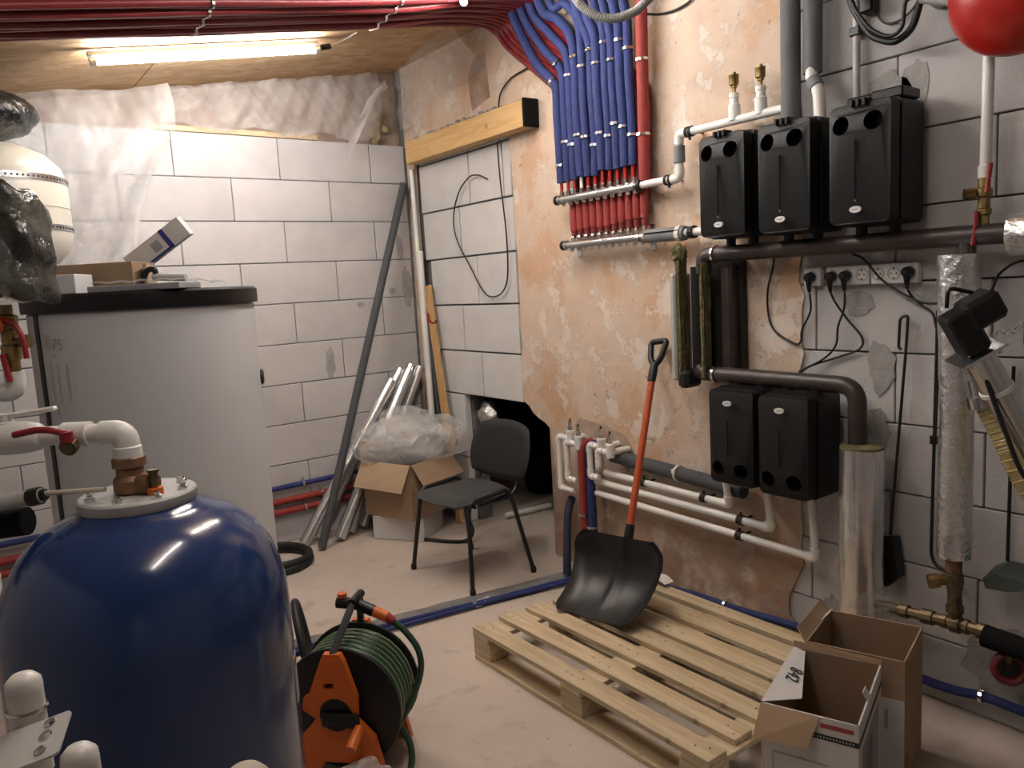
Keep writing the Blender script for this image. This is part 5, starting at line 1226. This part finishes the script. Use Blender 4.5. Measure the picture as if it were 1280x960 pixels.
obj('cap', lathe(new(), [(.031, -.03), (.033, 0), (.030, .015), (.02, .026), (.004, .031)], (.25, .975, .968), n=24), 'lever_beige', t, smooth=70)

# ------------------------------------------------------------ hose reel
RC = Vector((.99, 2.38, .237)); ra = Vector((.72, .69, 0)).normalized(); rs_ = Vector((ra.y, -ra.x, 0))
t = thing('hose_reel', 'orange and black garden hose reel with green hose beside the blue tank', 'hose reel', (RC.x, RC.y, 0))
for d_ in (-.10, .10):
    obj('disc', lathe(new(), [(.03, -.006), (.200, -.006), (.209, -.002), (.209, .008), (.200, .010), (.03, .006)], RC+ra*d_, ra, 44), 'black_plastic', t, smooth=35)
obj('drum', lathe(new(), [(.10, -.10), (.10, .10)], RC, ra, 30), 'black_plastic', t)
bm = new(); pts = []
for lay in range(2):
    turns = 6
    for k in range(turns*28+1):
        a = 2*pi*k/28; pr = k/(turns*28); pr = pr if lay == 0 else 1-pr
        pts.append(RC+ra*(-.080+.160*pr)+(rs_*cos(a)+V(0, 0, 1)*sin(a))*(.160+.025*lay))
tube(bm, pts, .0125, 8); hs = obj('wound_hose', bm, 'green_hose', t, smooth=60)
bm = new(); tube(bm, [p+(p-RC-ra*(p-RC).dot(ra)).normalized()*.0118 for p in pts[len(pts)//2:]], .0022, 4, False); obj('hose_stripe', bm, mat('stripe', (.38, .44, .28), .5), hs, smooth=60)
# A-frame sides
for d_, sd in ((-.13, -1), (.13, 1)):
    def fp(a, z, k=0, d_=d_): return RC+rs_*a+ra*(d_+k)+V(0, 0, z-RC.z)
    ol = [(-.16, .0), (-.10, .0), (-.05, .07), (.05, .07), (.10, .0), (.16, .0), (.125, .16), (.07, .22), (.075, .30), (.04, .42), (.028, .445), (-.028, .445), (-.04, .42), (-.09, .30), (-.11, .29), (-.115, .25), (-.07, .22), (-.125, .16)]
    hl = [[(-.035, .325), (.0, .325), (.0, .345), (-.035, .345)]]
    obj('side_frame', poly(new(), [ol]+hl, lambda a, b: fp(a, b, -.012), lambda a, b: fp(a, b, .012)), 'orange', t, smooth=0)
    bm = new(); poly(bm, [[(-.018, .36), (.018, .36), (.012, .43), (-.012, .43)]], lambda a, b: fp(a, b, -.016), lambda a, b: fp(a, b, .016)); obj('frame_boss', bm, 'orange', t, smooth=0)
    obj('hub_cap', lathe(new(), [(.055, -.016), (.06, 0), (.055, .016)], RC+ra*d_, ra, 24), 'black_plastic', t)
obj('crank', box(new(), RC-ra*.155+rs_*.02+V(0, 0, -.01), (.05, .13, .018), Matrix((V(0, 0, 1), rs_, ra)).transposed(), .006), 'black_plastic', t, smooth=0)
obj('crank_knob', tube(new(), [RC-ra*.16+rs_*.085+V(0, 0, -.03), RC-ra*.21+rs_*.085+V(0, 0, -.045), RC-ra*.245+rs_*.085+V(0, 0, -.055)], [.016, .019, .017], 14), 'orange', t, smooth=60)
hb = RC+V(0, 0, .17)
hT = RC+V(0, 0, .325)+ra*.035+rs_*.03
for sd in (-1, 1): obj('handle_tube', tube(new(), [RC+ra*.13*sd+V(0, 0, .15), RC+ra*.13*sd+V(0, 0, .20), hT+ra*.03*sd], .0125, 10), 'grey_foam', t, smooth=60)
obj('handle_bar', cyl(new(), hT-ra*.045, hT+ra*.045, .015), 'black_plastic', t)
obj('hose_inlet', tube(new(), [hT+rs_*-.07-V(0, 0, .015), hT+V(0, 0, -.02), hT+rs_*.06-V(0, 0, .045)], .020, 12), 'black_plastic', t, smooth=50)
obj('connector', cyl(new(), hT+rs_*.06-V(0, 0, .045), hT+rs_*.105-V(0, 0, .065), .019), 'orange', t)
obj('connector', lathe(new(), [(.012, 0), (.016, .004), (.016, .018)], hT-rs_*.05+V(0, 0, .0), n=12), 'orange', t)
obj('connector_ring', cyl(new(), hT+rs_*.103-V(0, 0, .064), hT+rs_*.128-V(0, 0, .08), .017), 'red_handle', t)
obj('loose_hose', tube(new(), spline([hT+rs_*.125-V(0, 0, .08), hT+rs_*.17-V(0, 0, .12), hT+rs_*.21-V(0, 0, .19), hT+rs_*.205-V(0, 0, .28), RC+rs_*.19+V(0, 0, -.06), RC+rs_*.13-ra*.02+V(0, 0, -.15), RC+rs_*.04-ra*.02+V(0, 0, -.185)]), .0115, 8), 'green_hose', t, smooth=60)
obj('hose_tail', tube(new(), spline([RC+rs_*.15+V(0, 0, -.10), RC+rs_*.20-ra*.01+V(0, 0, -.18), RC+rs_*.20-ra*.06+V(0, 0, -.25), RC+rs_*.12-ra*.14+V(0, 0, -.253), RC+rs_*.05-ra*.25+V(0, 0, -.253)]), .0115, 8), 'green_hose', t, smooth=60)
bm = new(); bmesh.ops.create_icosphere(bm, subdivisions=4, radius=1)
for v in bm.verts:
    p = v.co.copy(); k = 1+.16*abs(sin(p.x*7+p.y*4))+.12*sin(p.z*8+p.y*6); v.co = V(.90+p.x*.09*k, 2.16+p.y*.07*k, max(.001, .05+p.z*.06*k))
tag(obj('plastic_bag', bm, 'poly_bag', smooth=60), 'crumpled clear plastic bag on the floor in front of the hose reel', 'plastic bag')

# ------------------------------------------------------------ black rings on the floor
t = thing('hose_ring', 'black rubber hose ring lying on the floor behind the blue tank', 'hose', (1.44, 4.50, 0))
bm = new()
for k in range(2): torus(bm, (1.44+.01*k, 4.50, .024+.034*k), (.05*k, 0, 1), .225-.012*k, .021, 40, 10)
obj('coil', bm, 'rubber', t)
t = thing('hose_ring', 'black rubber ring leaning against the cylinder behind the blue tank', 'hose', (1.0, 2.92, 0))
torus(bm := new(), (1.035, 2.92, .20), (.70, -.25, .12), .175, .016, 36, 10); obj('coil', bm, 'rubber', t)

# ------------------------------------------------------------ cables and conduit high up
cable('conduit_loop', 'grey corrugated conduit loop hanging in front of the blue pipes', [(2.005, 2.33, 2.95), (2.04, 2.30, 2.76), (2.07, 2.275, 2.645), (2.115, 2.235, 2.588), (2.168, 2.19, 2.567), (2.225, 2.15, 2.582), (2.27, 2.125, 2.615), (2.32, 2.095, 2.70), (2.36, 2.08, 2.98)], .0165, 'conduit_grey', 'conduit', 22)
cable('wall_wire', 'dark wire running across the plaster beside the thick red pipe', [(2.74, 2.59, 2.795), (2.755, 2.50, 2.765), (2.755, 2.41, 2.751), (2.755, 2.328, 2.757), (2.755, 2.275, 2.783), (2.755, 2.188, 2.855), (2.755, 2.10, 3.06)], .005, 'cable_black')
cable('wall_wire', 'dark wire rising from the beam to the blue pipes', [(2.735, 3.71, 2.60), (2.75, 3.70, 2.69), (2.755, 3.60, 2.75), (2.75, 3.45, 2.765), (2.74, 3.30, 2.775)], .0045, 'cable_black')
cable('wall_wire', 'thin black cable hooked and looping over the white infill blocks', [(2.765, 3.90, 2.235), (2.755, 3.98, 2.27), (2.75, 4.08, 2.27), (2.752, 4.21, 2.19), (2.752, 4.285, 2.05), (2.752, 4.26, 1.90), (2.755, 4.12, 1.71), (2.757, 4.02, 1.58), (2.757, 3.93, 1.53), (2.757, 3.81, 1.55), (2.757, 3.74, 1.65), (2.757, 3.73, 1.9), (2.757, 3.76, 2.2), (2.757, 3.77, 2.43)], .0045, 'cable_black')
G = 'thick black cables hanging above the pump units'
cable('cable_bundle', 'taped bundle of black cables sagging above the pump units', [(2.68, 1.62, 2.95), (2.67, 1.57, 2.65), (2.66, 1.526, 2.507), (2.66, 1.491, 2.431), (2.66, 1.448, 2.367), (2.66, 1.388, 2.332), (2.66, 1.353, 2.332), (2.66, 1.314, 2.358), (2.66, 1.292, 2.42), (2.66, 1.275, 2.50), (2.66, 1.27, 2.95)], .012, 'cable_black', n=8)
cable('cable_bundle', 'thinner black cable along the sagging bundle above the pump units', [(2.65, 1.60, 2.95), (2.645, 1.55, 2.64), (2.635, 1.51, 2.50), (2.635, 1.47, 2.425), (2.635, 1.43, 2.375), (2.635, 1.375, 2.343), (2.635, 1.335, 2.36), (2.635, 1.325, 2.43), (2.635, 1.30, 2.50), (2.635, 1.29, 2.95)], .007, 'cable_black', n=8)
cable('wall_wire', 'thin grey cable drooping behind the sagging black bundle', [(2.76, 1.53, 2.60), (2.765, 1.48, 2.45), (2.765, 1.42, 2.42), (2.765, 1.35, 2.46), (2.765, 1.31, 2.56), (2.765, 1.30, 2.75)], .004, 'grey_foam')
t = thing('junction_box', 'small black junction box on the thin conduit above the pump units', 'junction box', (2.75, 1.52, 2.52))
obj('box', box(new(), (2.742, 1.505, 2.50), (.05, .05, .06), bev=.006), 'black_plastic', t, smooth=0)
obj('clip', box(new(), (2.742, 1.55, 2.42), (.036, .04, .03), bev=.004), 'black_plastic', t, smooth=0)
